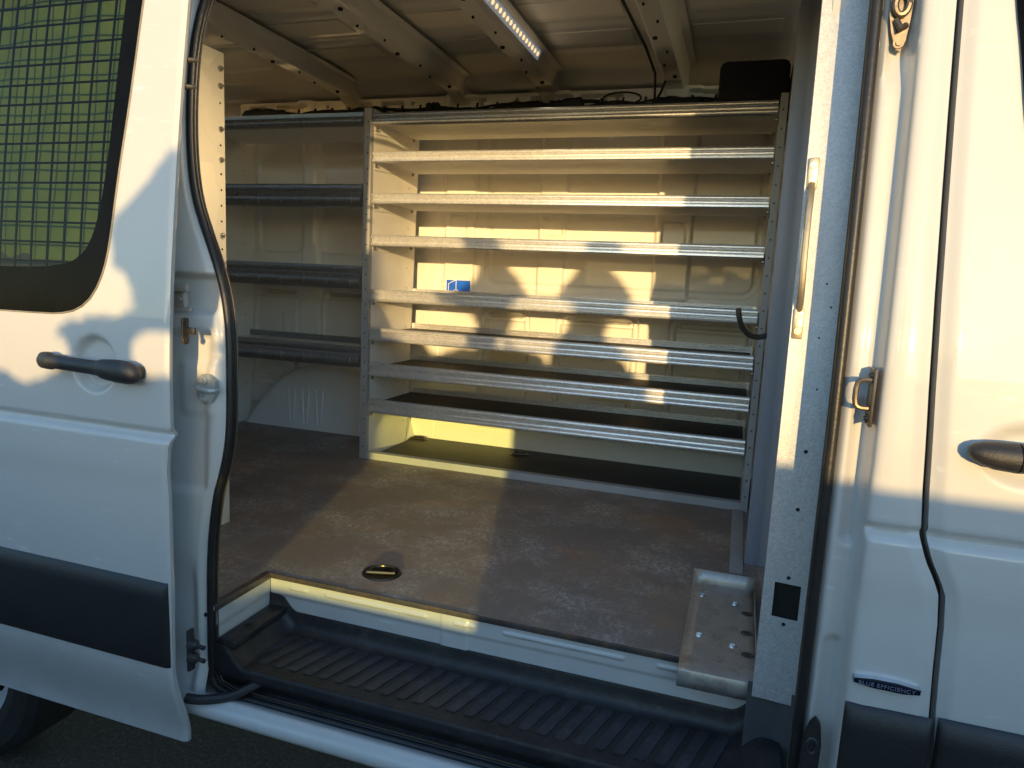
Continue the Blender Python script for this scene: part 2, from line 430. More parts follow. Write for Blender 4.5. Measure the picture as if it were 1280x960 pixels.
# step well: riser, side wall, tread
r = MB()
def riser(x, z):
    y = 1.624 + .004 * sst(-z, .055, .07)
    for x0, x1 in ((-1.18, -1.12), (-1.06, -.74), (-.66, -.60), (-.52, -.20), (-.12, .0)):
        y -= .004 * sst(-rr(x, z, x0, x1, -.040, -.028, .006), -.002, .004)
    y -= .003 * sst(-rr(x, z, -.70, -.62, -.2, .2, .01), 0, .003)
    return (x, y, z)
r.grid(riser, lin(-1.246, .12, 340), lin(-.107, -.012, 40))
def side(y, z): return (-1.2475 - .003 * sst(-z, .055, .07), y, z)
r.grid(side, lin(1.40, 1.624, 6), lin(-.107, -.012, 20))
r.build('step_riser', WHITE, van, 50)
t = MB()
TZ = -.160
def well(u, z): return (u, 0, z)
fy = [(1.628, -.106), (1.626, -.112), (1.624, -.125), (1.620, -.142), (1.613, -.153), (1.602, -.159), (1.590, TZ), (1.41, TZ), (1.400, TZ + .002), (1.395, TZ + .001), (1.391, TZ - .008), (1.393, -.185), (1.43, -.235), (1.41, -.246), (1.395, -.246)]
def wellgrid(x, k):
    i = int(k); f = k - i
    a = fy[i]; b_ = fy[min(i + 1, len(fy) - 1)]
    y = a[0] + (b_[0] - a[0]) * f; z = a[1] + (b_[1] - a[1]) * f
    e = sst(-x, 1.155, 1.225) + sst(x, .06, .13)      # the tray rises to its ends
    if k <= 11: z += .052 * e * (1 - sst(k, 9.5, 11)) if z < -.1 else 0
    return (x, y, z)
xs = lin(-1.247, -1.12, 26) + lin(-1.11, .04, 60) + lin(.05, .165, 24)
t.grid(wellgrid, xs, [i / 2 for i in range(0, 2 * (len(fy) - 1) + 1)])
t.box(-1.247, -1.19, 1.40, 1.626, -.118, -.094, .006)
tread = t.build('step_tread', TREADM, van, 45)
tb = MB()
for i in range(28):
    xb = -1.135 + i * .0455
    w = .0135; y0, y1 = 1.436, 1.592
    def sl(y): return (y - 1.585) * .27
    q = [(xb - w + sl(y0), y0 + .004), (xb - w + .004 + sl(y0), y0), (xb + w - .004 + sl(y0), y0), (xb + w + sl(y0), y0 + .004),
         (xb + w + sl(y1), y1 - .004), (xb + w - .004 + sl(y1), y1), (xb - w + .004 + sl(y1), y1), (xb - w + sl(y1), y1 - .004)]
    if xb + w > .07: continue
    tb.prism(q, lambda u, v, a: (u, v, a), TZ - .001, TZ + .0026)
inlay(tread, tb, TREADB)
t = MB(); t.cyl((-1.218, 1.49, -.0955), (-1.218, 1.49, -.0930), .011, 16); inlay(tread, t, HOLE)

# ---- cargo floor
f = MB()
f.box(-3.3, .30, 1.622, 3.50, -.012, 0)
f.box(-3.3, -1.246, 1.39, 1.6215, -.012, 0)
floor = f.build('cargo_floor', FLOORM, van, 0)
e = MB()
e.box(-1.246, .12, 1.6165, 1.6225, -.013, .0025, .0015)
e.box(-1.252, -1.243, 1.395, 1.617, -.016, .0035, .0015)
e.box(-1.262, -1.252, 1.395, 1.622, .0005, .004, .0015)
e.build('floor_edge_trim', TRIMM, floor, 40)
def ring_d(x, y, a):
    m = MB(); n = 28
    for r0, r1, z0, z1 in ((.060, .057, .0015, .006), (.057, .050, .006, .006), (.050, .044, .006, -.004 + .006), (.044, .010, .002, .0016)):
        vs = [(x + r0 * math.cos(2 * PI * k / n), y + r0 * .92 * math.sin(2 * PI * k / n), z0) for k in range(n)] + \
             [(x + r1 * math.cos(2 * PI * k / n), y + r1 * .92 * math.sin(2 * PI * k / n), z1) for k in range(n)]
        m.add(vs, [(k, (k + 1) % n, n + (k + 1) % n, n + k) for k in range(n)])
    m.add([(x + .012 * math.cos(2 * PI * k / n), y + .012 * math.sin(2 * PI * k / n), .0018) for k in range(n)], [tuple(range(n))])
    o = m.build('tie_down_ring', plain('tie_down_black', (.014, .013, .012), .35, .3, .3, 90), floor)
    m = MB(); c, s = math.cos(a), math.sin(a)
    def P(u, v, z): return (x + u * c - v * s, y + u * s + v * c, z)
    m.tube([P(.036 * math.cos(t_), .034 * math.sin(t_), .009) for t_ in lin(-.3, PI + .3, 14)], .0048, 8)
    m.tube([P(-.042, -.012, .008), P(.042, -.012, .008)], .006, 8)
    m.build('ring_bar', plain('ring_worn_steel', (.10, .085, .06), .3, .8), o)
ring_d(-.95, 1.752, .3); ring_d(-1.017, 3.317, .2); ring_d(-1.62, 3.37, .1)
k = MB(); k.box(.035, .077, 2.205, 2.885, .001, .006, .001)
for yy in lin(2.25, 2.85, 5): k.bolt((.055, yy, .006), (0, 0, 1), .004, .002)
k.build('floor_strip', EDGE, floor)

# ---- far inner wall, pressed steel with recesses
def wall(x, z):
    y = 3.45
    if z < .215: y -= .022 * sst(-z, -.215, -.205)
    def rec(x0, x1, z0, z1, r, d, e=.012):
        return d * sst(-rr(x, z, x0, x1, z0, z1, r), 0, e)
    # pillars stand proud
    for xc, w in ((-1.445, .075), (-.945, .060), (-.345, .075), (-2.36, .045)):
        y -= .022 * (sst(x, xc - w - .018, xc - w) * (1 - sst(x, xc + w, xc + w + .018))) * (sst(z, .80, .86) if xc not in (-2.36, -1.445) else sst(z, .70, .78)) * 1
    y += rec(-.995, -.885, 1.115, 1.215, .012, .012); y += rec(-.405, -.285, 1.03, 1.20, .016, .014); y += rec(-1.50, -1.40, 1.02, 1.22, .012, .010)
    y += rec(-1.02, -.87, 1.32, 1.46, .012, .010)
    # long shallow swage with round ends
    d = rr(x, z, -1.31, .07, .835, 1.66, .09)
    y += .012 * sst(-d, .0, .015); y -= .007 * sst(-d, .03, .045)
    # lower window recesses
    for x0, x1 in ((-1.325, -1.04), (-.905, -.475), (-.335, .06), (-2.78, -2.44), (-2.315, -1.88)):
        z1 = .745 if x0 > -1.5 else .80
        d = rr(x, z, x0, x1, .26, z1, .045)
        y += .020 * sst(-d, 0, .012)
        d2 = rr(x, z, x0 + .03, x1 - .03, .24, z1 - .025, .035)
        y += .024 * sst(-d2, 0, .008)
        d3 = rr(x, z, x0 + .05, x1 - .05, z1 - .056, z1 - .030, .012)
        y += .03 * sst(-d3, 0, .006)
        y -= .020 * sst(-rr(x, z, x0 + .02, x1 - .02, .10, z1 - .068, .008), 0, .006)
        xc = x0 + .62 * (x1 - x0)
        y -= .008 * sst(-rr(x, z, xc, x1 - .04, .10, z1 - .15, .004), 0, .004)
    # left bay upper recesses
    for x0, x1 in ((-2.72, -2.42), (-2.30, -1.74)):
        d = rr(x, z, x0, x1, .98, 1.52, .05); y += .016 * sst(-d, 0, .014)
    y -= .010 * (sst(x, -2.405, -2.385) * (1 - sst(x, -2.335, -2.315))) * sst(z, 1.0, 1.06)
    # rail below the roof: oval holes
    if z > 1.64:
        y -= .05 * sst(z, 1.66, 1.70)
        for x0, x1 in OV:
            y += .06 * sst(-rr(x, z, x0, x1, 1.735, 1.785, .014), 0, .006)
        for xh in (-2.23, -1.80, -1.72, -1.36, -.72, -.66, -1.15):
            y += .05 * sst(-(math.hypot(x - xh, z - 1.768) - .010), 0, .004)
    # joint lines and small holes
    y += .006 * (1 - sst(abs(x + 1.555), .001, .004)) * (1 if z < 1.6 else 0)
    for xh, zh, rh in ((-1.54, .85, .016),): y += .03 * sst(-(math.hypot(x - xh, z - zh) - rh), 0, .004)
    for xh, zh in ((-1.64, .665), (-1.53, .665), (-1.64, .45), (-1.53, .45), (-1.22, .81), (-.86, .805), (-.53, .80), (-.20, .80), (-1.52, .14), (-1.27, .14), (-.98, .13), (-.72, .12), (-.45, .115), (-.2, .11), (-2.55, .86), (-2.25, .86), (-1.95, .86)):
        y += .02 * sst(-(math.hypot(x - xh, z - zh) - .008), 0, .003)
    return (x, y, z)
OV = [(-2.74, -2.62), (-2.56, -2.34), (-2.12, -1.96), (-1.90, -1.77), (-1.50, -1.31), (-1.08, -.86), (-.84, -.62), (-.32, -.12), (-.05, .08)]
w = MB(); w.grid(wall, lin(-2.80, .14, 720), lin(-.01, 1.80, 440))
iw = w.build('inner_wall', INNER, van, 70)
s = MB(); s.box(-1.505, -1.372, 3.4215, 3.4255, .815, .874); stk = s.build('blue_sticker', BLUEST, iw, 0)
s = MB()
def hexl(cx, cz, r, pts):
    for a, b_ in zip(pts, pts[1:]): s.tube([(cx + r * a[0], 3.4212, cz + r * a[1]), (cx + r * b_[0], 3.4212, cz + r * b_[1])], .0022, 6)
hexl(-1.45, .838, .036, [(-1.2, -.7), (-1.2, .45), (-.1, 1.02)]); hexl(-1.45, .838, .036, [(-.6, -.75), (0, -.3), (.6, -.7)]); hexl(-1.45, .838, .036, [(0, -.3), (0, 1.0)])
s.build('sticker_emblem', WHITEST, stk, 0)
# plain adhesive pads on the lower wall
pads = MB()
for x0, x1, z0, z1 in ((-1.25, -1.06, .34, .415), (-.70, -.50, .30, .40), (-1.25, -1.05, .46, .56), (-.25, -.02, .42, .47)):
    pads.box(x0, x1, 3.447, 3.4495, z0, z1)
inlay(iw, pads, paint('pad_cream', (.70, .64, .46), .5, 0, .15))

# wheel arch inside
a = MB()
AX = [(-2.72, 0), (-2.70, .02), (-2.64, .10), (-2.56, .20), (-2.47, .285), (-2.38, .335), (-2.26, .365), (-2.10, .375), (-1.98, .368), (-1.88, .345), (-1.81, .30), (-1.75, .21), (-1.70, .10), (-1.675, .02), (-1.67, 0)]
AXs = smooth_tab(AX, 2)
n = len(AXs)
def arch_p(i, k):
    x, z = AXs[i]
    cx, cz = -2.10, 0
    q = [(0, 3.46, 1.0), (1, 3.36, 1.0), (2, 3.325, .995), (3, 3.298, .975), (4, 3.286, .94), (5, 3.28, .90), (6, 3.278, .60), (7, 3.278, .3), (8, 3.278, 0)]
    sc = q[k][2]
    return (cx + (x - cx) * sc, q[k][1] - 0, cz + (z - cz) * sc)
for i in range(n - 1):
    for k in range(8):
        a.add([arch_p(i, k), arch_p(i + 1, k), arch_p(i + 1, k + 1), arch_p(i, k + 1)], [(0, 1, 2, 3)])
arch = a.build('wheel_arch', INNER, van, 50)
bm_ = bmesh.new(); bm_.from_mesh(arch.data); bmesh.ops.remove_doubles(bm_, verts=bm_.verts[:], dist=.0005); bmesh.ops.recalc_face_normals(bm_, faces=bm_.faces[:]); bm_.to_mesh(arch.data); bm_.free()
arch.data.shade_smooth(); arch.data.set_sharp_from_angle(angle=math.radians(50))
g_ = MB()
for xg in (-2.375, -2.285, -2.195):
    g_.tube([(xg - .018, 3.281, .235), (xg - .016, 3.276, .215), (xg - .006, 3.275, .04), (xg + .002, 3.281, .022)], [.003, .0065, .0065, .004], 8)
    g_.tube([(xg + .030, 3.281, .235), (xg + .028, 3.276, .215), (xg + .014, 3.275, .04), (xg + .002, 3.281, .022)], [.003, .0065, .0065, .004], 8)
each('arch_swage', INNER, arch, g_)

# ---- roof inside: skin, ribs
rf = MB()
def roof(x, y):
    z = 1.865 + .035 * math.sin(PI * min(1, max(0, (y - 1.45) / 2.0))) ** .6
    for yb, wd in ((1.95, .03), (2.22, .03), (2.52, .035), (2.82, .035), (3.10, .03)):
        bx = min(abs(x - c) for c in (-2.08, -1.455, -.985, -.38))
        z += .007 * (sst(y, yb - wd, yb - wd * .4) * (1 - sst(y, yb + wd * .4, yb + wd))) * sst(bx, .07, .12)
    z -= .06 * sst(y, 3.28, 3.42)
    z += .006 * sst(-(math.hypot((x + .66) / .13, (y - 2.38) / .07) - 1), 0, .12) - .006 * sst(-(math.hypot((x + .66) / .11, (y - 2.38) / .055) - 1), 0, .12)
    return (x, y, z)
rf.grid(roof, lin(-3.3, .5, 220), lin(1.44, 3.46, 150))
roofo = rf.build('roof_lining', ROOFP, van, 60)
pm = MB()
def pad(x0, x1, y0, y1):
    c = [(x0, y0), (x1, y0), (x1, y1), (x0, y1)]
    n_ = 8
    for i in range(n_):
        xa, xb = x0 + (x1 - x0) * i / n_, x0 + (x1 - x0) * (i + 1) / n_
        lo = lambda x, y: (x, y, roof(x, y)[2] - .004)
        pm.add([lo(xa, y0), lo(xb, y0), lo(xb, y1), lo(xa, y1)], [(0, 1, 2, 3)])
    pm.add([(x0, y0, roof(x0, y0)[2] - .004), (x1, y0, roof(x1, y0)[2] - .004), (x1, y0, roof(x1, y0)[2] + .003), (x0, y0, roof(x0, y0)[2] + .003)], [(0, 1, 2, 3)])
    pm.add([(x1, y0, roof(x1, y0)[2] - .004), (x1, y1, roof(x1, y1)[2] - .004), (x1, y1, roof(x1, y1)[2] + .003), (x1, y0, roof(x1, y0)[2] + .003)], [(0, 1, 2, 3)])
for xa, xb in ((-2.02, -1.66), (-1.36, -1.09), (-.90, -.52), (-.28, .05)):
    for ya, yb in ((2.02, 2.15), (2.29, 2.44), (2.60, 2.74), (2.90, 3.02)): pad(xa, xb, ya, yb)
inlay(roofo, pm, paint('pad_roof', (.80, .74, .62), .5, 0, .12))
def rib(x, led=False):
    m = MB()
    prof = [(-.095, 1.868), (-.068, 1.862), (-.050, 1.812), (-.040, 1.803), (.030, 1.803), (.040, 1.812), (.062, 1.862), (.090, 1.868)]
    for y0, y1, lift in ((1.44, 1.52, 0),):
        pass
    ys = lin(1.44, 3.44, 40)
    for ya, yb in zip(ys, ys[1:]):
        P = []
        for yy in (ya, yb):
            dz = .02 * math.sin(PI * min(1, max(0, (yy - 1.45) / 2.0))) ** .6 * .4 - .045 * sst(yy, 3.33, 3.44)
            P += [(x + u, yy, v + dz) for u, v in prof]
        n_ = len(prof)
        m.add(P, [(i, i + 1, n_ + i + 1, n_ + i) for i in range(n_ - 1)])
    o = m.build('roof_rib', ROOFP, van, 30)
    bm2 = bmesh.new(); bm2.from_mesh(o.data); bmesh.ops.remove_doubles(bm2, verts=bm2.verts[:], dist=.0004); bmesh.ops.recalc_face_normals(bm2, faces=bm2.faces[:]); bm2.to_mesh(o.data); bm2.free()
    o.data.shade_smooth(); o.data.set_sharp_from_angle(angle=math.radians(30))
    h = MB()
    for j, yy in enumerate(lin(1.80, 3.25, 9)):
        h.cyl((x - .022 + .028 * (j % 2), yy, 1.7955 + .008 * math.sin(PI * (yy - 1.45) / 2.0)), (x - .022 + .028 * (j % 2), yy, 1.815), .0045 if j % 3 else .009, 12)
    inlay(o, h, HOLE)
    if led == 2:  # unseen strip added to go with the lamp on the end panel
        s_ = MB(); s_.add([(x - .0645, 1.50, 1.846), (x - .0590, 1.50, 1.830), (x - .0590, 1.98, 1.830), (x - .0645, 1.98, 1.846)], [(0, 1, 2, 3)])
        l = s_.build('led_strip', plain('added_led_carrier', (.75, .75, .74), .35), o, 0)
        d_ = MB()
        for yy in lin(1.52, 1.96, 12): d_.tube([(x - .0618, yy, 1.838), (x - .066, yy, 1.8365)], [.0075, .004], 8)
        inlay(l, d_, LEDM)
    if led == 1:
        s_ = MB(); ux, uz = .022 / .054, .050 / .054
        def Q(a_, y_, off): return (x + .043 + .022 * a_ + .9 * off, y_, 1.818 + .050 * a_ - .4 * off + .006)
        y0, y1 = 1.6, 3.02
        s_.add([Q(.15, y0, .003), Q(.85, y0, .003), Q(.85, y1, .003), Q(.15, y1, .003), Q(.15, y0, -.002), Q(.85, y0, -.002), Q(.85, y1, -.002), Q(.15, y1, -.002)],
               [(0, 1, 2, 3), (0, 4, 5, 1), (1, 5, 6, 2), (2, 6, 7, 3), (3, 7, 4, 0)])
        l = s_.build('led_strip', emis('led_carrier', (.75, .84, 1), .16), o, 0)
        d_ = MB()
        for yy in lin(y0 + .03, y1 - .03, 34):
            d_.tube([Q(.5, yy, .003), Q(.5, yy, .006), Q(.5, yy, .009)], [.0095, .009, .004], 8)
        # the lenses belong to the strip: same mesh family, second material slot
        base = len(l.data.materials)
        l.data.materials.append(LEDM)
        bm3 = bmesh.new(); bm3.from_mesh(l.data)
        vs3 = [bm3.verts.new(v) for v in d_.v]
        for fc in d_.f:
            nf = bm3.faces.new([vs3[i] for i in fc]); nf.material_index = 1
        bm3.to_mesh(l.data); bm3.free()
    return o
for xr, ld in ((-2.08, 0), (-1.455, 0), (-.985, 1), (-.38, 2)): rib(xr, ld)
# cables along the top of the far wall
h = MB()
def wob(x, k): return .012 * math.sin(7 * x + k) + .008 * math.sin(17 * x + 2.3 * k)
for kk, (yy, zz, rd) in enumerate(((3.375, 1.712, .013), (3.37, 1.725, .009), (3.36, 1.70, .008), (3.372, 1.725, .006), (3.36, 1.722, .006))):
    h.tube([(x, yy, zz + wob(x, kk)) for x in lin(-2.75, .08, 90)], rd, 8)
for xa, xb in ((-2.75, -2.45), (-2.28, -1.86), (-1.62, -1.54), (-1.26, -.98), (-.98, -.80), (-.48, -.24), (-.2, -.02)):
    rr_ = [.010] + [.024 + .010 * random.random() for _ in range(8)] + [.012]
    h.tube([(x, 3.355, 1.722 + wob(x, 1) * .6) for x in lin(xa, xb, 9)], rr_, 9)
for x in lin(-2.7, 0, 26): h.cyl((x, 3.36, 1.70), (x + .012, 3.35, 1.75), .006, 6)
h.tube([(-.42, 3.30, 1.80), (-.44, 3.33, 1.76), (-.46, 3.36, 1.74)], .006, 6)
h.tube([(-.50, 2.2, 1.86), (-.485, 2.6, 1.855), (-.47, 3.0, 1.85), (-.46, 3.25, 1.82), (-.47, 3.36, 1.745)], .006, 6)
h.tube([(-.62 + .09 * math.cos(t_), 3.35, 1.745 + .028 * math.sin(t_)) for t_ in lin(0, 2 * PI, 16)], .0045, 6)
h.build('wiring_harness', HARN, van)

# ---- bulkhead to the cab, pillar cover
bk = MB()
bk.box(.118, .150, 1.62, 2.30, 0, 1.80)
bk.box(.095, .150, 2.36, 3.45, 0, 1.80)
bulk = bk.build('bulkhead', BULK, van, 0)
bk = MB(); bk.box(.080, .122, 2.30, 2.36, 0, 1.80, .004)
bk.build('bulkhead_post', POSTP, bulk)
bk = MB(); pts = [(.10, 2.33, .765), (.085, 2.325, .752), (.055, 2.315, .742), (.025, 2.30, .748), (.002, 2.29, .775), (-.008, 2.285, .805), (-.012, 2.285, .832)]
bk.tube([Vector(p) for p in smooth_tab([tuple(p) for p in pts], 2)], .0085, 10)
bk.build('utility_hook', DARKST, bulk)
pc = MB()
CY = 1.535
def pcv(x, z): return (x, CY + tum(z) - .006 * sst(x, .11, .18), z)
pc.grid(pcv, sorted(set(lin(.0978, .205, 12) + [.120, .1725])), sorted(set(lin(-.008, 1.72, 60) + [.188, .266])),
        skip=lambda x, z: .120 < x < .1725 and .188 < z < .266)
pc.grid(lambda y, z: (.0978, CY + tum(z) + y, z), [0, .018], lin(-.008, 1.72, 40))
cover = pc.build('pillar_cover', COVER, van, 50)
c_ = MB(); c_.box(.112, .186, CY + .010, CY + .018, .17, .285); c_.build('cutout_backing', HOLE, cover, 0)
c_ = MB()
for x, z in ((.146, .280), (.146, .174), (.152, .559), (.149, .433), (.158, .906), (.1535, .796), (.160, .691), (.170, .859)): c_.cyl((x, pcv(x, z)[1] - .0006, z), (x, pcv(x, z)[1] + .004, z), .0022 if z > .6 else .0042, 10)
inlay(cover, c_, HOLE)
c_ = MB()
gx = .1112
for z0, z1 in ((1.096, 1.158), (.791, .853)):
    yf = CY + tum((z0 + z1) / 2)
    c_.box(gx - .010, gx + .010, yf - .007, yf - .001, z0, z1, .002)
    for zz in (z0 + .016, z1 - .016): c_.bolt((gx, yf - .007, zz), (0, -1, 0), .0048, .003)
pts = [(gx, CY + tum(1.10) - .004, 1.105), (gx - .002, CY + tum(1.08) - .03, 1.08), (gx - .004, CY + tum(1.02) - .042, 1.03), (gx - .004, CY + tum(.95) - .042, .955), (gx - .002, CY + tum(.87) - .034, .885), (gx, CY + tum(.85) - .004, .850)]
c_.tube([Vector(p) for p in smooth_tab(pts, 2)], .007, 10)
c_.build('grab_handle', plain('handle_brass', (.50, .42, .30), .35, .7), cover)
lp = MB(); lp.grid(lambda x, z: (x, CY + .012 - .03 * sst(x, .15, .2), z), lin(.088, .21, 8), lin(-.245, .02, 12))
lp.build('lower_pillar', paint('lower_pillar_grey', (.07, .075, .085), .4, .2, .2), van, 60)

# ---- front body side (between the opening and the front door)
GAP = smooth_tab([(-.30, .400), (.047, .397), (.185, .388), (.36, .382), (.40, .366), (.43, .350), (.47, .337), (.81, .317), (1.13, .306), (1.38, .301), (1.75, .296)], 1)
def gapx(z): return interp(GAP, z)
def crease(z):      # outer skin relief shared by body and doors
    y = -.010 * sst(z, .478, .462) if False else 0
    y += .012 * (1 - sst(abs(z - .474), .002, .014)) - .006 * sst(-z, -.470, -.452)
    y += .004 * sst(-z, -.40, -.32)
    y += .050 * sst(-z, .12, .34) + .004 * sst(-z, -.14, .1)
    return y
XP = smooth_tab([(.183, 1.415), (.190, 1.405), (.198, 1.388), (.206, 1.384), (.222, 1.386), (.232, 1.386), (.238, 1.380), (.241, 1.362), (.243, 1.345), (.247, 1.335), (.256, 1.331), (.275, 1.330)], 1)
def front_skin(k, z):
    n_ = len(XP) - 1
    if k <= n_:
        i = int(k); x, y = XP[min(i, n_)]
        if x < .236:
            # bend of the recess in height
            y += .014 * sst(-rr(x, z, .206, .30, .42, .70, .02), 0, .012) + .010 * sst(-rr(x, z, .200, .3, -.4, .24, .02), 0, .015)
            y += .016 * sst(z, 1.24, 1.32) * sst(x, .20, .21)
        else: y += crease(z) * sst(x, .240, .250)
        return (x, y + tum(z), z)
    g_ = gapx(z) - .0055
    u = (k - n_) / 10.
    x = XP[-1][0] + (g_ - XP[-1][0]) * min(1, u)
    y = 1.330 + crease(z) + .010 * sst(x, g_ - .026, g_ + .004) + .02 * max(0, x - .27)
    if u > 1: return (g_ + .001, 1.36 + crease(z) + tum(z), z)
    return (x, y + tum(z), z)
fb = MB(); kk = list(range(len(XP))) + [len(XP) - 1 + i for i in range(1, 12)]
fb.grid(front_skin, kk, lin(-.29, 1.75, 300))
fside = fb.build('front_side_panel', WHITE, van, 60)
def skin_y(x, z, y0=1.33): return y0 + crease(z) + tum(z)
# moulding, badge, strikers
def moulding(x0, x1, z0, z1, base, nm, par, xfn=None):
    m = MB()
    prof = [(0, z0), (-.010, z0 + .006), (-.014, z0 + .02), (-.016, (z0 + z1) / 2 - .02), (-.0165, z1 - .045), (-.015, z1 - .026), (-.010, z1 - .014), (-.005, z1 - .004), (0, z1)]
    us = [0, .003, .008, .014] ; us = [x0 + u for u in us] + lin(x0 + .03, x1 - .03, 8) + [x1 - u for u in us[::-1]]
    def fn(u, k):
        d, z = prof[int(k)]
        e_ = min(1, (min(u - x0, x1 - u) / .014)) if (x1 - x0) > 0 else 1
        e_ = math.sqrt(max(0, 1 - (1 - max(0, e_)) ** 2))
        return (u, base + crease(z) + d * e_ + .001, z)
    m.grid(fn, us, list(range(len(prof))))
    return m.build(nm, MOULD, par, 40)
moulding(.246, .391, -.115, .142, 1.33, 'side_moulding', fside)
bd = MB()
bp = [(.254, .1875), (.254, .1965), (.285, .2005), (.325, .2005), (.362, .1955), (.362, .1865), (.335, .1825), (.285, .1830)]
bd.prism(bp, lambda u, v, a: (u, a, v), 1.318, 1.336)
badge = bd.build('badge', BADGEM, fside, 30)
bd = MB(); bd.prism([(.254, .1955), (.254, .1980), (.285, .2020), (.325, .2020), (.362, .1970), (.362, .1948), (.325, .1978), (.285, .1978)], lambda u, v, a: (u, a, v), 1.3155, 1.334)
bd.build('badge_rim', CHROME, badge, 30)
cu = bpy.data.curves.new('badge_text', 'FONT'); cu.body = 'BLUE EFFICIENCY'; cu.size = .0125; cu.extrude = .0006; cu.space_character = 1.12
to = bpy.data.objects.new('tmp', cu); COL.objects.link(to); bpy.context.view_layer.update()
dg = bpy.context.evaluated_depsgraph_get(); me = bpy.data.meshes.new_from_object(to.evaluated_get(dg)); bpy.data.objects.remove(to)
xsz = [v.co.x for v in me.vertices]; sc_ = .092 / (max(xsz) - min(xsz)); x0_ = min(xsz)
for v in me.vertices: v.co = Vector((.262 + (v.co.x - x0_) * sc_, 1.3170 - v.co.z, .1865 + v.co.y * .85))
me.materials.clear(); me.materials.append(LETTER)
bt = bpy.data.objects.new('badge_lettering', me); COL.objects.link(bt); bt.parent = badge; bt.matrix_parent_inverse = Matrix.Translation(-world_loc(badge))
st = MB(); Y1 = 1.375 + tum(.70)
st.box(.2285, .2345, Y1 - .042, Y1 + .006, .655, .760, .003)
st.bolt((.2285, Y1 - .020, .745), (-1, 0, 0), .006, .003); st.bolt((.2285, Y1 - .020, .668), (-1, 0, 0), .006, .003)
st.tube(smooth_tab([(.2285, Y1 - .030, .738), (.212, Y1 - .030, .738), (.204, Y1 - .030, .730), (.204, Y1 - .030, .695), (.212, Y1 - .030, .688), (.2285, Y1 - .030, .688)], 1), .0048, 8)
st.build('door_striker', BRONZE, fside)
st = MB(); Y2 = 1.386 + tum(1.37)
st.prism([(.200, 1.385), (.206, 1.352), (.216, 1.322), (.224, 1.318), (.231, 1.335), (.236, 1.380), (.238, 1.45), (.202, 1.45)], lambda u, v, a: (u, a, v), Y2 - .010, Y2)
st.tube([(.218 + .011 * math.cos(t_), Y2 - .016, 1.395 + .018 * math.sin(t_)) for t_ in lin(0, 2 * PI, 16)], .006, 8)
st.tube([(.212, Y2 - .012, 1.37), (.219, Y2 - .022, 1.352), (.228, Y2 - .012, 1.36)], .006, 8)
st.bolt((.220, Y2 - .010, 1.331), (0, -1, 0), .0065, .003)
st.build('upper_hinge_bracket', BRONZE, fside)
st = MB(); Y3 = 1.375
st.prism([(.191, -.06), (.189, .03), (.197, .060), (.207, .073), (.216, .062), (.221, .02), (.219, -.06)], lambda u, v, a: (u, a, v), Y3 - .014, Y3)
st.tube([(.204 + .009 * math.cos(t_), Y3 - .016, .018 + .016 * math.sin(t_)) for t_ in lin(0, 2 * PI, 16)], .005, 8)
st.bolt((.206, Y3 - .014, .058), (0, -1, 0), .006, .003)
st.build('lower_guide_bracket', BLACKP, fside)

# ---- front door
FX = .95
def fdoor(u, z):
    g_ = gapx(z) + .0055
    x = g_ + (FX - g_) * u
    y = 1.330 + crease(z) + .010 * (1 - sst(x, g_ - .004, g_ + .026)) + .02 * max(0, min(x, .6) - .27)
    # handle cup
    y += .016 * sst(1 - math.hypot((x - .475) / .085, (z - .632) / .060), 0, .5)
    return (x, y + tum(z), z)
fd = MB(); us = lin(0, .03, 5) + lin(.035, .35, 48) + lin(.37, 1, 8)
def inwin_unused(u, z):
    x = fdoor(u, z)[0]
    return x > interp([(.80, 1.2), (1.0, .50), (1.1, .43), (1.17, .410), (1.30, .392), (1.375, .378), (1.75, .34)], z)
fd.grid(fdoor, us, lin(-.29, 1.75, 300))
fd.grid(lambda d, z: (gapx(z) + .0055 - .0005, fdoor(0, z)[1] + d, z), [0, .04], lin(-.29, 1.75, 80))
fdo = fd.build('front_door', WHITE, van, 60)
FWX = smooth_tab([(.82, 1.0), (.84, .60), (.90, .49), (1.0, .445), (1.167, .410), (1.297, .392), (1.375, .378), (1.75, .33)], 2)
fw = MB(); fw.grid(lambda u, z: (interp(FWX, z) + (1.0 - interp(FWX, z)) * u, 1.3275 + tum(z) - .002 * sst(u, 0, .02), z), [0, .01, .02, .1, .5, 1], lin(.82, 1.75, 120)); fw.build('window_pane', FRIT, fdo, 60)
moulding(.3975, .95, -.115, .147, 1.33, 'side_moulding', fdo)
hd = MB()
def lathe_x(mb, xs, prof, yc, zc, n=16):
    vs = []; 
    for x, ry, rz, zo in prof: vs += [(x, yc + ry * math.cos(2 * PI * k / n), zc + zo + rz * math.sin(2 * PI * k / n)) for k in range(n)]
    m_ = len(prof)
    fs = [(i * n + k, i * n + (k + 1) % n, (i + 1) * n + (k + 1) % n, (i + 1) * n + k) for i in range(m_ - 1) for k in range(n)]
    mb.add(vs, fs + [tuple(range(n))[::-1], tuple((m_ - 1) * n + k for k in range(n))])
lathe_x(hd, None, [(.376, .001, .001, .004), (.378, .010, .008, .004), (.384, .016, .014, .003), (.395, .020, .019, .002), (.415, .024, .0235, 0), (.446, .025, .025, -.001), (.4462, .022, .022, -.001), (.4480, .022, .022, -.001), (.4482, .025, .025, -.001), (.50, .024, .022, .001), (.62, .022, .020, .002), (.68, .018, .016, .002), (.69, .002, .002, .002)], 1.306, .635)
hd.build('door_handle', BLACKP, fdo)
# dark gap behind the panel joint
gp = MB(); gp.grid(lambda d, z: (gapx(z) + d, 1.372 + crease(z) + tum(z), z), [-.02, .02], lin(-.29, 1.75, 60)); gp.build('door_gap_seal', RUBBER, van, 0)

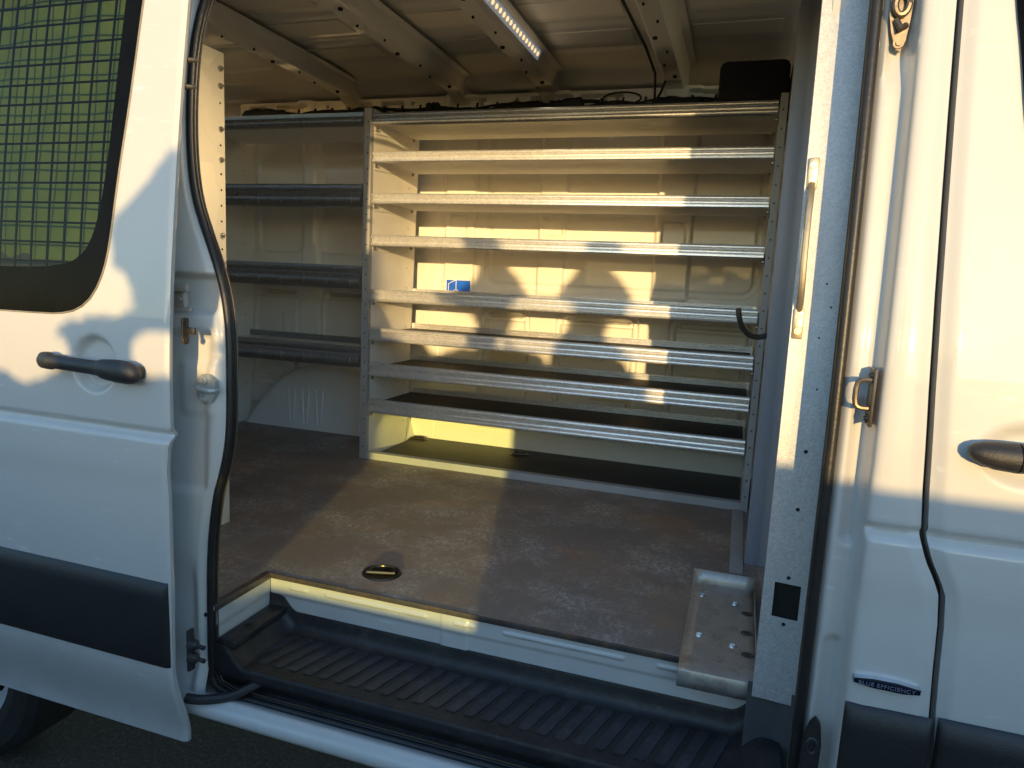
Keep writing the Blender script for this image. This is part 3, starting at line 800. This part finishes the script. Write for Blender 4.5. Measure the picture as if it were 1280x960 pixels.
# ---- sliding door, standing open outside the body
DF = [(-.335, -1.252), (-.30, -1.248), (-.10, -1.2505), (.12, -1.2475), (.30, -1.249), (.40, -1.248), (.455, -1.243), (.476, -1.2385), (.50, -1.240), (.60, -1.240), (1.06, -1.243), (1.75, -1.25)]
def dcrease(z):
    y = .012 * (1 - sst(abs(z - .487), .002, .014)) - .006 * sst(-z, -.484, -.462)
    y += .004 * sst(-z, -.41, -.33) + .045 * sst(-z, .10, .33)
    return y
def ddoor(u, z):
    xe = interp(DF, z); x = xe + (-2.62 - xe) * u
    y = 1.25 + dcrease(z) + tum(z)
    y += .006 * (1 - sst(xe - x, 0, .010))
    y += .022 * sst(1 - math.hypot((x + 1.463) / .073, (z - .638) / .073), 0, .30)
    return (x, y, z)
WIN = smooth_tab([(-2.50, 1.62), (-1.362, 1.62), (-1.372, 1.482), (-1.385, 1.263), (-1.408, 1.062), (-1.420, .935), (-1.434, .865), (-1.462, .808), (-1.50, .773), (-1.545, .757), (-1.62, .751), (-2.42, .748), (-2.50, .80)], 2)
WIN2 = smooth_tab([(-2.44, 1.58), (-1.415, 1.58), (-1.420, 1.487), (-1.430, 1.20), (-1.445, 1.03), (-1.470, .935), (-1.505, .890), (-1.56, .868), (-1.70, .858), (-2.38, .855), (-2.44, .90)], 2)
def inpoly(poly, x, z):
    c = False; j = len(poly) - 1
    for i in range(len(poly)):
        xi, zi = poly[i]; xj, zj = poly[j]
        if (zi > z) != (zj > z) and x < (xj - xi) * (z - zi) / (zj - zi) + xi: c = not c
        j = i
    return c
def onskin(x, z, off): return (x, 1.25 + dcrease(z) + tum(z) + off, z)
nW = 120
def resample(poly, n_):
    P = [Vector(p) for p in poly] + [Vector(poly[0])]; L = [0]
    for a_, b_ in zip(P, P[1:]): L.append(L[-1] + (b_ - a_).length)
    out = []
    i = 0
    for k in range(n_):
        t_ = L[-1] * k / n_
        while L[i + 1] < t_: i += 1
        f_ = (t_ - L[i]) / max(1e-9, L[i + 1] - L[i]); out.append(P[i].lerp(P[i + 1], f_))
    return out
Wo = resample(WIN, nW); c0 = Vector((-1.93, 1.2))
Wi = []
for p in Wo:      # inner edge: first crossing of WIN2 on the way to the centre
    lo, hi = 0., 1.
    for _ in range(24):
        md = (lo + hi) / 2
        if inpoly(WIN2, *(p.lerp(c0, md))): hi = md
        else: lo = md
    Wi.append(p.lerp(c0, hi))
WM = [tuple(a_.lerp(b_, .5)) for a_, b_ in zip(Wo, Wi)]
dr = MB(); us = lin(0, .02, 6) + lin(.023, .36, 110) + lin(.38, 1, 16)
dr.grid(ddoor, us, lin(-.328, 1.75, 366), skip=lambda u, z: z > .7 and inpoly(WM, ddoor(u, z)[0], z))
dr.grid(lambda d, z: (interp(DF, z) + .0008 - .09 * sst(d, .010, .030), ddoor(0, z)[1] + d, z), [0, .003, .008, .012, .018, .024, .03, .05], lin(-.328, 1.75, 120))
dr.grid(lambda u, d: (lambda p: (p[0], p[1] + d, p[2] + d * .3))(ddoor(u, -.328)), lin(.0, 1, 10), [0, .012])
door = dr.build('sliding_door', WHITE, van, 60)
dw = MB()   # black printed border, flush ring between the two outlines
vs = [onskin(p[0], p[1], -.0035) for p in Wo] + [onskin(p[0], p[1], -.0035) for p in Wi] + [onskin(p[0], p[1], .002) for p in Wo]
dw.add(vs, [(k, (k + 1) % nW, nW + (k + 1) % nW, nW + k) for k in range(nW)] + [(k, (k + 1) % nW, 2 * nW + (k + 1) % nW, 2 * nW + k) for k in range(nW)])
dw.build('window_border', FRIT, door, 50)
dw = MB(); dw.tube([onskin(p[0] , p[1], -.001) for p in [c0.lerp(q, 1.004) for q in Wo]], .0022, 6, closed=True)
dw.build('window_trim', plain('window_trim_tan', (.30, .25, .19), .4, .3), door)
dw = MB()
lv = [0, .03, .08, .15, .25, .4, .6, .8, .95]
rings_ = [[Wo[k].lerp(Wi[k], .25).lerp(c0, l_) for k in range(nW)] for l_ in lv]
dw.add([onskin(p[0], p[1], -.0022) for R_ in rings_ for p in R_], [(i * nW + k, i * nW + (k + 1) % nW, (i + 1) * nW + (k + 1) % nW, (i + 1) * nW + k) for i in range(len(lv) - 1) for k in range(nW)] + [tuple((len(lv) - 1) * nW + k for k in range(nW))])
pane = dw.build('window_pane', GLASS, door, 60)
wm = MB()
def msh(x, z): return (x, 1.25 + tum(z) + .014, z)
for x in lin(-2.49, -1.42, 20): wm.tube([msh(x + .012 * (z - 1), z) for z in lin(.82, 1.66, 10)], .0026, 6)
for z in lin(.875, 1.64, 16): wm.tube([msh(x, z) for x in (-2.5, -1.395)], .0026, 6)
wm.build('security_mesh', WIREM, door)
gb = MB(); gb.grid(lambda x, z: (x, 1.25 + tum(z) + .086 + .012 * math.sin(9 * x + 5 * z) * math.sin(4 * z + 1) + .004 * math.sin(31 * x - 14 * z), z), lin(-2.5, -1.37, 60), lin(.88, 1.66, 40))
gbo = gb.build('green_backing', GREENM, door, 60)
gb = MB(); gb.add([(x, 1.25 + tum(z) + .085, z) for x, z in ((-1.86, .925), (-1.725, 1.00), (-1.735, .895), (-1.86, .905))], [(0, 1, 2, 3)])  # painted patch standing in for the sky mirrored in the glass
inlay(gbo, gb, plain('sky_reflection_blue', (.22, .32, .34), .6))
gb = MB(); gb.grid(lambda x, z: (x, 1.25 + tum(z) + .080, z), [-2.5, -1.37], lin(.70, .895, 4)); pass
gb.build('inner_door_panel', plain('inner_door_dark', (.03, .03, .03), .6), door, 0)
moulding(-2.60, -1.2535, -.104, .122, 1.25, 'side_moulding', door)
hd = MB()   # pull handle: bar bridging the cup
prof = [(-1.600, .002, .002, .000), (-1.598, .011, .012, 0), (-1.590, .016, .020, .0), (-1.572, .0175, .0215, .000), (-1.560, .0165, .0205, -.001), (-1.556, .0150, .0175, -.001), (-1.50, .0145, .0170, -.003), (-1.44, .0145, .0172, -.005), (-1.412, .0155, .0182, -.006), (-1.40, .0165, .0190, -.006), (-1.395, .0165, .0190, -.006), (-1.38, .002, .002, -.006)]
lathe_x(hd, None, prof, 1.222, .640)
lathe_x(hd, None, [(-1.418, .002, .002, -.005), (-1.416, .014, .018, -.005), (-1.405, .0175, .0225, -.006), (-1.385, .0200, .0250, -.007), (-1.35, .0215, .0275, -.008), (-1.325, .0210, .0270, -.009), (-1.308, .0175, .0225, -.010), (-1.298, .011, .014, -.011), (-1.294, .002, .002, -.011)], 1.222, .640)
hd.box(-1.595, -1.545, 1.222, 1.252, .628, .652, .005); hd.box(-1.375, -1.305, 1.222, 1.252, .616, .646, .005)
hd.build('door_handle', BLACKP, door)
rl = MB()   # roller carriage seen in the pocket of the jamb
rl.box(-1.34, -1.262, 1.335, 1.352, .818, .840, .006); rl.box(-1.34, -1.262, 1.345, 1.36, .771, .781, .004); rl.box(-1.34, -1.285, 1.352, 1.366, .781, .818, .002)
rl.bolt((-1.293, 1.352, .80), (0, -1, 0), .008, .004)
rl.build('roller_carriage', galv('roller_steel', (.48, .45, .42), .4, 60, (1, 1, 1), .12, .5), door)
rl = MB(); rl.box(-1.245, -1.212, 1.305, 1.312, .722, .738, .002); rl.box(-1.243, -1.238, 1.296, 1.318, .700, .760, .002)
rl.bolt((-1.238, 1.305, .752), (1, 0, 0), .006, .003); rl.bolt((-1.238, 1.305, .706), (1, 0, 0), .006, .003)
rl.build('latch_pin', BRONZE, door)
rl = MB()
rl.box(-1.245, -1.235, 1.292, 1.312, -.13, -.02, .003)
for z in (-.058, -.093): rl.tube([(-1.238, 1.30, z), (-1.222, 1.30, z), (-1.216, 1.30, z), (-1.196, 1.30, z - .002)], [.016, .013, .005, .006], 10)
rl.build('contact_plug', BLACKP, door)
rl = MB(); rl.tube(smooth_tab([(-1.27, 1.315, -.222), (-1.23, 1.325, -.224), (-1.17, 1.36, -.222), (-1.135, 1.39, -.205), (-1.12, 1.415, -.20)], 2), .0125, 10)
rl.build('lower_guide_arm', BLACKP, door)
rl = MB()
for z in (1.345, 1.285):
    rl.tube([(-1.262, 1.272 + tum(z), z + .001), (-1.242, 1.275 + tum(z), z), (-1.230, 1.278 + tum(z), z - .001)], [.010, .005, .0055], 10)
    rl.bolt((-1.231, 1.278 + tum(z), z - .001), (1, -.3, 0), .004, .003)
each('upper_latch_pin', BRONZE, door, rl)

# ---- rear wheel under the open door
wc = (-2.27, 1.50, -.38)
ty = MB(); n = 48; prof = [(.225, .09), (.26, .10), (.32, .10), (.345, .085), (.35, .05), (.35, -.1), (.32, -.12), (.225, -.12)]
for i in range(len(prof) - 1):
    for k in range(n):
        a0, a1 = 2 * PI * k / n, 2 * PI * (k + 1) / n
        P = lambda r_, d_, a_: (wc[0] + r_ * math.cos(a_), wc[1] - d_, wc[2] + r_ * math.sin(a_))
        ty.add([P(*prof[i], a0), P(*prof[i], a1), P(*prof[i + 1], a1), P(*prof[i + 1], a0)], [(0, 1, 2, 3)])
wheel = ty.build('rear_wheel', TYRE, van, 50)
rm = MB(); prof = [(.235, .07), (.235, .09), (.222, .088), (.212, .04), (.17, .045), (.12, .075), (.06, .08), (.055, .095), (.01, .097)]
for i in range(len(prof) - 1):
    for k in range(n):
        if i == 4 and k % 6 in (0, 1, 2): continue
        a0, a1 = 2 * PI * k / n, 2 * PI * (k + 1) / n
        rm.add([P(*prof[i], a0), P(*prof[i], a1), P(*prof[i + 1], a1), P(*prof[i + 1], a0)], [(0, 1, 2, 3)])
rm.build('wheel_rim', RIMM, wheel, 40)
rm = MB(); rm.add([(wc[0] + .222 * math.cos(2 * PI * k / n), wc[1] + .02, wc[2] + .222 * math.sin(2 * PI * k / n)) for k in range(n)], [tuple(range(n))]); rm.build('brake_backing', HOLE, wheel, 0)

# ------------------------------------------------------------------ shelving racks
RY = 2.888
def side_panel(x, y0, y1, z1, par, holes=True, flip=1, mat=RACKP, fl=.036):
    m = MB()
    m.add([(x, y0, 0), (x, y1 - .02, 0), (x, y1, .22), (x, y1 + .06, z1), (x, y0, z1)], [(0, 1, 2, 3, 4)])
    m.add([(x - .0022 * flip, y0, 0), (x - .0022 * flip, y1 - .02, 0), (x - .0022 * flip, y1, .22), (x - .0022 * flip, y1 + .06, z1), (x - .0022 * flip, y0, z1)], [(0, 1, 2, 3, 4)])
    o = m.build('side_panel', mat, par, 0)
    m = MB(); m.box(min(x, x - fl * flip), max(x, x - fl * flip), y0 - .003, y0 - .0006, 0, z1)
    m.box(min(x, x - .003 * flip) - .0004, max(x, x - .003 * flip) + .0004, y0 - .0036, y0 + .02, 0, z1 + .0006)
    e_ = m.build('front_flange', EDGE, o, 0)
    if holes:
        m = MB()
        for zz in lin(.06, z1 - .06, 22):
            m.cyl((x - fl * flip * .45, y0 - .0036, zz), (x - fl * flip * .45, y0 - .0028, zz), .0036, 10)
        for zz in lin(.12, z1 - .1, 14): m.cyl((x + .0002 * flip, y1 - .05, zz), (x + .0008 * flip, y1 - .05, zz), .003, 8)
        inlay(e_, m, HOLE)
    return o
def lip_mesh(m, x0, x1, y0, zt, h, style):
    if style == 0:
        prof = [(.020, 0), (.004, .000), (.0005, -.002), (-.0020, -.009), (-.0010, -.014), (.0075, -.018), (.0115, -.026), (.0105, -.035), (.003, -.040), (-.0022, -.044), (-.0025, -.0525), (.002, -.057), (.020, -.057)]
        k = h / .057
        prof = [(a_, b_ * k) for a_, b_ in prof]
    else:
        prof = [(.03, 0), (.002, 0), (0, -.002), (0, -.030), (.004, -.034), (.002, -.040), (-.006, -.048), (-.014, -.060), (-.017, -.072), (-.014, -.084), (-.006, -.093), (.001, -.097), (.003, -.103), (.012, -.106), (.03, -.106)]
        k = h / .106
        prof = [(a_, b_ * k) for a_, b_ in prof]
    m.prism(prof, lambda u, v, a: (a, y0 + u, zt + v), x0, x1)
def tray(x0, x1, zt, h, par, style=0, mat=True, depth=.455, bolts=True, lipmat=None, tilt=0):
    fz = zt - (.030 if style == 0 else .034)
    m = MB()
    m.box(x0 + .002, x1 - .002, RY + .018, RY + depth, fz - .0022, fz)
    for xx, d in ((x0 + .0015, 1), (x1 - .0015, -1)):
        m.add([(xx, RY + .02, zt - h * .7), (xx, RY + depth - .01, fz + .02), (xx, RY + depth - .01, fz - .022), (xx, RY + .02, zt - h - .032)], [(0, 1, 2, 3)])
    o = m.build('shelf_tray', RACKP, par, 0)
    m = MB(); lip_mesh(m, x0 + .004, x1 - .004, RY, zt, h, style)
    if style == 1:
        for xx in lin(x0 + .06, x1 - .05, 7): m.box(xx - .001, xx + .001, RY - .0185, RY - .006, zt - h * .86, zt - h * .45)
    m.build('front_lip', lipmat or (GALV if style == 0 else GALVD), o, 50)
    m = MB()
    yb = RY + depth
    for k in range(3): m.tube([(x0 + .02, yb + .001, fz + .008 + k * .010), (x1 - .02, yb + .001, fz + .008 + k * .010)], .004, 8)
    m.box(x0 + .004, x1 - .004, yb + .001, yb + .004, fz, fz + .034)
    m.build('back_lip', GALVD if style else GALV, o, 50)
    if mat:
        m = MB(); m.box(x0 + .012, x1 - .012, RY + .024, RY + depth - .006, fz + .002, fz + .006)
        m.build('shelf_mat', MATM, o, 0)
    if bolts:
        m = MB()
        for xx, d in ((x0 + .0015, 1), (x1 - .0015, -1)):
            m.bolt((xx, RY + .034, zt - h - .012), (d, 0, 0), .0062, .005); m.bolt((xx, RY + depth - .03, fz - .010), (d, 0, 0), .0055, .005)
        each('tray_bolt', BOLT, o, m)
    return o
rack = thing('shelving_rack', 'tall galvanised shelving rack with eight sunlit trays facing the door', 'shelving rack', (-.8, 3.1, 0), 'shelving racks in the van')
XL, XR = -1.664, .066
side_panel(XL, RY, 3.32, 1.625, rack, True, 1)
side_panel(XR, RY, 3.32, 1.625, rack, True, -1, fl=.026)
ZT = [1.603, 1.435, 1.251, 1.064, .816, .635, .469, .293]; ZH = [.053, .046, .046, .050, .057, .062, .064, .066]
for i, (zt, hh) in enumerate(zip(ZT, ZH)):
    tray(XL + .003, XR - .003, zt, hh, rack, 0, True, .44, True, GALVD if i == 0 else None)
m = MB(); m.box(XL, XR, RY - .006, RY - .003, 0.001, .033); m.box(XL, XR, RY - .0065, RY + .03, .031, .034); m.build('base_rail', paint('base_rail_paint', (.42, .42, .43), .4, .2, .35, dirtc=(.10, .09, .08)), rack, 0)
m = MB(); m.box(XL + .004, XR - .004, RY + .032, 3.42, .0015, .0035); m.build('base_mat', MATM, rack, 0)

rackl = thing('shelving_rack', 'shaded shelving rack with four round-lipped trays above the wheel arch', 'shelving rack', (-2.2, 3.1, 0), 'shelving racks in the van')
side_panel(-2.715, RY, 3.37, 1.625, rackl, True, 1)
for zt, hh in ((1.608, .058), (1.291, .104), (.919, .110), (.537, .100)):
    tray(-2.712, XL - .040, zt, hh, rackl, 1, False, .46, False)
racks = thing('shelving_rack', 'shelving rack beside the door opening, its pale end panel tinted warm and lit by an added lamp', 'shelving rack', (-2.0, 1.7, 0), 'shelving racks in the van')
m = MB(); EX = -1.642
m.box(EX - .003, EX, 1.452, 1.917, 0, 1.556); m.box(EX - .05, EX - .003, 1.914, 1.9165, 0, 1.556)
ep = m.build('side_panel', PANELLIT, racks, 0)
m = MB()
for z in (1.505, 1.452, 1.32, 1.225, .985, .895, .80): m.bolt((EX, 1.898, z), (1, 0, 0), .006, .006)
each('panel_bolt', BOLT, ep, m)
m = MB()
for z in (1.27, 1.18, 1.13, 1.08, 1.03, .94, .85, .31, .26, .225, 1.40): m.cyl((EX - .0005, 1.898, z), (EX + .0006, 1.898, z), .0038, 8)
m.box(EX - .0005, EX + .0007, 1.795, 1.806, 1.155, 1.182); m.cyl((EX - .0005, 1.70, 1.36), (EX + .0006, 1.70, 1.36), .005, 8)
inlay(ep, m, HOLE)
for z in (.08, .5, .9, 1.3):
    m = MB(); m.box(-2.7, EX - .004, 1.47, 1.905, z, z + .003); m.box(-2.7, EX - .004, 1.902, 1.905, z + .003, z + .05); m.build('shelf_tray', RACKP, racks, 0)

# ------------------------------------------------------------------ loose and bolted-on things
gpo = thing('guard_plate', 'bare metal angle plate screwed over the right corner of the step', 'metal plate', (.02, 1.8, 0))
m = MB()
gx0, gx1 = -.068, .108
def plate(x, k):
    Pp = [(1.566, -.040), (1.565, -.02), (1.565, -.006), (1.568, .002), (1.576, .0055), (1.80, .0055), (2.05, .0055), (2.062, .0065), (2.068, .012), (2.070, .052)]
    y, z = Pp[int(k)]; return (x, y, z)
m.grid(plate, lin(gx0, gx1, 6), list(range(10)))
m.grid(lambda y, z: (gx1, y, z), lin(1.568, 2.068, 4), [.0055, .016])
m.build('plate_sheet', ALU, gpo, 40, thick=.003)
m = MB()
for x, y in ((-.035, 1.985), (.055, 1.965), (-.030, 1.74), (.052, 1.715)):
    m.tube([(x, y, .0065), (x, y, .0085), (x, y, .012)], [.010, .0095, .006], 8); m.cyl((x - .006, y, .012), (x + .006, y, .0125), .003, 6)
each('plate_screw', plain('screw_zinc', (.62, .62, .62), .3, .9), gpo, m)
m = MB()
for x, y in ((.088, 1.915), (.087, 1.80), (.088, 1.685)):
    m.tube([(x + .013 * math.cos(t_), y + .010 * math.sin(t_), .0072) for t_ in lin(0, 2 * PI, 16)], .0025, 6)
    m.cyl((x, y, .006), (x, y, .0078), .008, 12)
each('plate_rivet', plain('rivet_brown', (.10, .07, .05), .5, .5), gpo, m)

m = MB(); m.box(-.168, .092, 2.95, 3.36, 1.615, 1.772, .025)
tag(m.build('storage_box', BOXM), 'matt black box tucked up against the roof above the rack', 'box')

# ------------------------------------------------------------------ unseen things added behind the camera to shade and tint the low sun
TEL = math.tan(SUN_EL)
def out(s, z, L): return (s + L * TS[0], 1.33 + L * TS[1], z + L * TEL)
LF = 3.2
ax = Vector((-TS[1], TS[0])).normalized()        # along the fence
def fp(s, z, d=0):                                # s measured on the van side along x
    p = out(s, z, LF + d); return p
fe = thing('sun_screen', 'timber fence added unseen to block the low sun, with one yellow tinted panel', 'screen', (out(0, 0, LF)[0], out(0, 0, LF)[1], GZ))  # unseen, added to cut off the sun low down
m = MB(); ztop = .548
zb = GZ - LF * TEL
def board(s0, s1, z0, z1, mb, d=0):
    vs = [fp(s0, z0, d), fp(s1, z0, d), fp(s1, z1, d), fp(s0, z1, d), fp(s0, z0, d + .02), fp(s1, z0, d + .02), fp(s1, z1, d + .02), fp(s0, z1, d + .02)]
    mb.add(vs, [(0, 1, 2, 3), (4, 7, 6, 5), (0, 4, 5, 1), (1, 5, 6, 2), (2, 6, 7, 3), (3, 7, 4, 0)])
WS0, WS1, WZ0, WZ1 = -1.20, -.52, -.015, .36
board(-9, WS0, zb, ztop, m); board(WS1, 9, zb, ztop, m); board(WS0, WS1, zb, WZ0, m); board(WS0, WS1, WZ1, ztop, m)
m.build('screen_boards', SCREENM, fe, 0)
m = MB(); m.add([fp(WS0, WZ0, .01), fp(WS1, WZ0, .01), fp(WS1, WZ1, .01), fp(WS0, WZ1, .01)], [(0, 1, 2, 3)]); m.build('sun_tint_panel', SUNTINT, fe, 0)  # added pane that colours the sun for the yellow patch inside
m = MB()
for s0 in (-7, -4.5, -2.2, .2 + 1.2, 3.5, 6): 
    p = fp(s0, 0, .06); m.box(p[0] - .05, p[0] + .05, p[1] - .05, p[1] + .05, GZ, ztop + LF * TEL - .02)
each('screen_post', SCREENM, fe, m, 0)
def blocker(label, outlines, L, sb, leaf=.030):  # unseen plate and leaves shaped to cast a wanted shadow
    base = out(sb, 0, L)
    t_ = thing('sun_blocker', label, 'blocker', (base[0], base[1], GZ), 'unseen sun blockers')
    m = MB(); st_ = MB()
    for poly in outlines:
        q = poly + [poly[0]]
        for _ in range(2):
            r_ = []
            for a_, b_ in zip(q, q[1:]): r_ += [(.75 * a_[0] + .25 * b_[0], .75 * a_[1] + .25 * b_[1]), (.25 * a_[0] + .75 * b_[0], .25 * a_[1] + .75 * b_[1])]
            q = r_ + [r_[0]]
        q = q[:-1]; n_ = len(q)
        A = [out(u, v, L) for u, v in q]; B = [out(u, v, L + .06) for u, v in q]
        m.add(A + B, [tuple(range(n_)), tuple(range(2 * n_ - 1, n_ - 1, -1))] + [(i, (i + 1) % n_, n_ + (i + 1) % n_, n_ + i) for i in range(n_)])
        cx_ = sum(p[0] for p in q) / n_; cz_ = sum(p[1] for p in q) / n_; c = out(cx_, cz_, L + .03)
        st_.tube([(base[0], base[1], GZ), (base[0], base[1], .55), c], [.02, .014, .008], 6)
        x0, x1 = min(p[0] for p in q), max(p[0] for p in q); z0, z1 = min(p[1] for p in q), max(p[1] for p in q)
        for _ in range(int(9000 * (x1 - x0) * (z1 - z0)) + 200):
            u, v = random.uniform(x0, x1), random.uniform(z0, z1)
            if not inpoly(q, u, v): continue
            p = Vector(out(u, v, L + random.uniform(-.12, .18)))
            d = Vector((random.gauss(0, 1), random.gauss(0, 1), random.gauss(0, 1))).normalized(); w_ = d.orthogonal().normalized(); l = leaf * random.uniform(.5, 1.)
            m.add([p - d * l, p + w_ * l * .45, p + d * l, p - w_ * l * .45], [(0, 1, 2, 3)])
    m.build('blocker_crown', LEAF, t_, 0); st_.build('blocker_trunk', BARK, t_)
D = [(-1.20, 1.16), (-1.259, 1.145), (-1.34, 1.050), (-1.412, .995), (-1.430, .945), (-1.428, .88), (-1.388, .846), (-1.358, .80), (-1.362, .758), (-1.427, .738), (-1.539, .733), (-1.60, .713), (-1.57, .682), (-1.552, .634), (-1.586, .604), (-1.634, .585), (-1.69, .563), (-1.744, .567), (-1.784, .595), (-2.2, .60), (-2.2, .40), (-1.16, .40), (-1.16, .60), (-1.256, .615), (-1.307, .608), (-1.355, .622), (-1.375, .664), (-1.357, .708), (-1.307, .722), (-1.256, .718), (-1.20, .73)]
H0 = [(-1.20, .78), (-1.08, .76), (-1.03, .70), (-.96, .67), (-.88, .72), (-.60, .745), (-.33, .73), (-.33, .40), (-1.20, .40)]
H1 = [(-.81, 1.24), (-.66, 1.255), (-.59, 1.20), (-.59, 1.165), (-.460, 1.035), (-.49, .97), (-.55, .94), (-.55, .88), (-.59, .81), (-.60, .70), (-.73, .70), (-.75, .92), (-.89, .95), (-.91, .985), (-.80, 1.055), (-.725, 1.16)]
H2 = [(-.21, 1.24), (-.09, 1.245), (-.060, 1.184), (.075, 1.062), (.035, 1.0), (-.030, .95), (-.045, .90), (-.075, .80), (-.03, .77), (.065, .71), (.088, .645), (.09, .40), (-.34, .40), (-.34, .78), (-.25, .85), (-.235, .95), (-.295, .98), (-.32, 1.043), (-.20, 1.179)]
blocker('tall shrub rising above the fence with a hooked top lobe, added unseen to cast shadow', [D], LF + .25, -1.6)
blocker('broad shrub rising above the fence with two rounded heads, added unseen to cast shadow', [H0, H1, H2], LF + .35, -.2)

# ------------------------------------------------------------------ light
W = bpy.data.worlds.new('World'); S.world = W; W.use_nodes = True
nt = W.node_tree; bg = nt.nodes['Background']
sky = nt.nodes.new('ShaderNodeTexSky'); sky.sky_type = 'NISHITA'; sky.sun_disc = False
sky.sun_elevation = SUN_EL; sky.sun_rotation = math.atan2(TS[0], TS[1])
sky.air_density = 1.0; sky.dust_density = .3; sky.ozone_density = 2.4
nt.links.new(sky.outputs[0], bg.inputs[0]); bg.inputs[1].default_value = .58
sl = bpy.data.lights.new('sun', 'SUN'); sl.energy = 5.3; sl.angle = math.radians(.53); sl.color = (1, .675, .28)
so = bpy.data.objects.new('sun', sl); COL.objects.link(so)
to_sun = Vector((TS[0] * math.cos(SUN_EL), TS[1] * math.cos(SUN_EL), math.sin(SUN_EL)))
so.rotation_euler = to_sun.to_track_quat('Z', 'Y').to_euler(); so.location = (3, -6, 4)

# the lit LED strip on the roof rib
ll = bpy.data.lights.new('led_and_fill_light', 'AREA'); ll.shape = 'RECTANGLE'; ll.size = 1.4; ll.size_y = .025; ll.energy = .5; ll.color = (1, .82, .58)
lo = bpy.data.objects.new('led_and_fill_light', ll); COL.objects.link(lo); lo.location = (-.915, 2.31, 1.835)
dv = Vector((.75, 0, -.66)).normalized(); zc = -dv; xc = Vector((0, 1, 0)); yc = zc.cross(xc)
lo.rotation_euler = Matrix((xc, yc, zc)).transposed().to_euler()

panel_fill = bpy.data.lights.new('led_and_fill_light', 'AREA'); panel_fill.shape = 'RECTANGLE'; panel_fill.size = .46; panel_fill.size_y = .02; panel_fill.energy = 1.5; panel_fill.color = (1, .74, .40); panel_fill.spread = math.radians(42)  # fill lamp added at an unseen spot to brighten the end panel
panel_fill_ob = bpy.data.objects.new('led_and_fill_light', panel_fill); COL.objects.link(panel_fill_ob); panel_fill_ob.location = (-.452, 1.74, 1.832)
dv = (Vector((-1.64, 1.70, 1.12)) - panel_fill_ob.location).normalized(); zc = -dv; xc = Vector((0, 1, 0)); xc = (xc - zc * xc.dot(zc)).normalized(); yc = zc.cross(xc)
panel_fill_ob.rotation_euler = Matrix((xc, yc, zc)).transposed().to_euler()

# ------------------------------------------------------------------ camera
cd = bpy.data.cameras.new('camera'); cam = bpy.data.objects.new('camera', cd); COL.objects.link(cam)
R = Matrix(((0.947763,-0.090526,0.305859),(0.315457,0.123988,-0.940805),(0.047245,0.988146,0.146069)))
cam.matrix_world = Matrix.Translation((0, 0, .88)) @ R.to_4x4()
cd.sensor_fit = 'HORIZONTAL'; cd.sensor_width = 36; cd.lens = 865 / 1280 * 36; cd.clip_start = .02; cd.clip_end = 2000
S.camera = cam
S.view_settings.view_transform = 'Standard'; S.view_settings.look = 'None'; S.view_settings.exposure = 0; S.view_settings.gamma = 1
S.render.engine = 'CYCLES'; S.cycles.max_bounces = 10; S.cycles.diffuse_bounces = 6; S.cycles.transparent_max_bounces = 12
S.cycles.use_denoising = True
S.render.resolution_x, S.render.resolution_y = 1024, 768
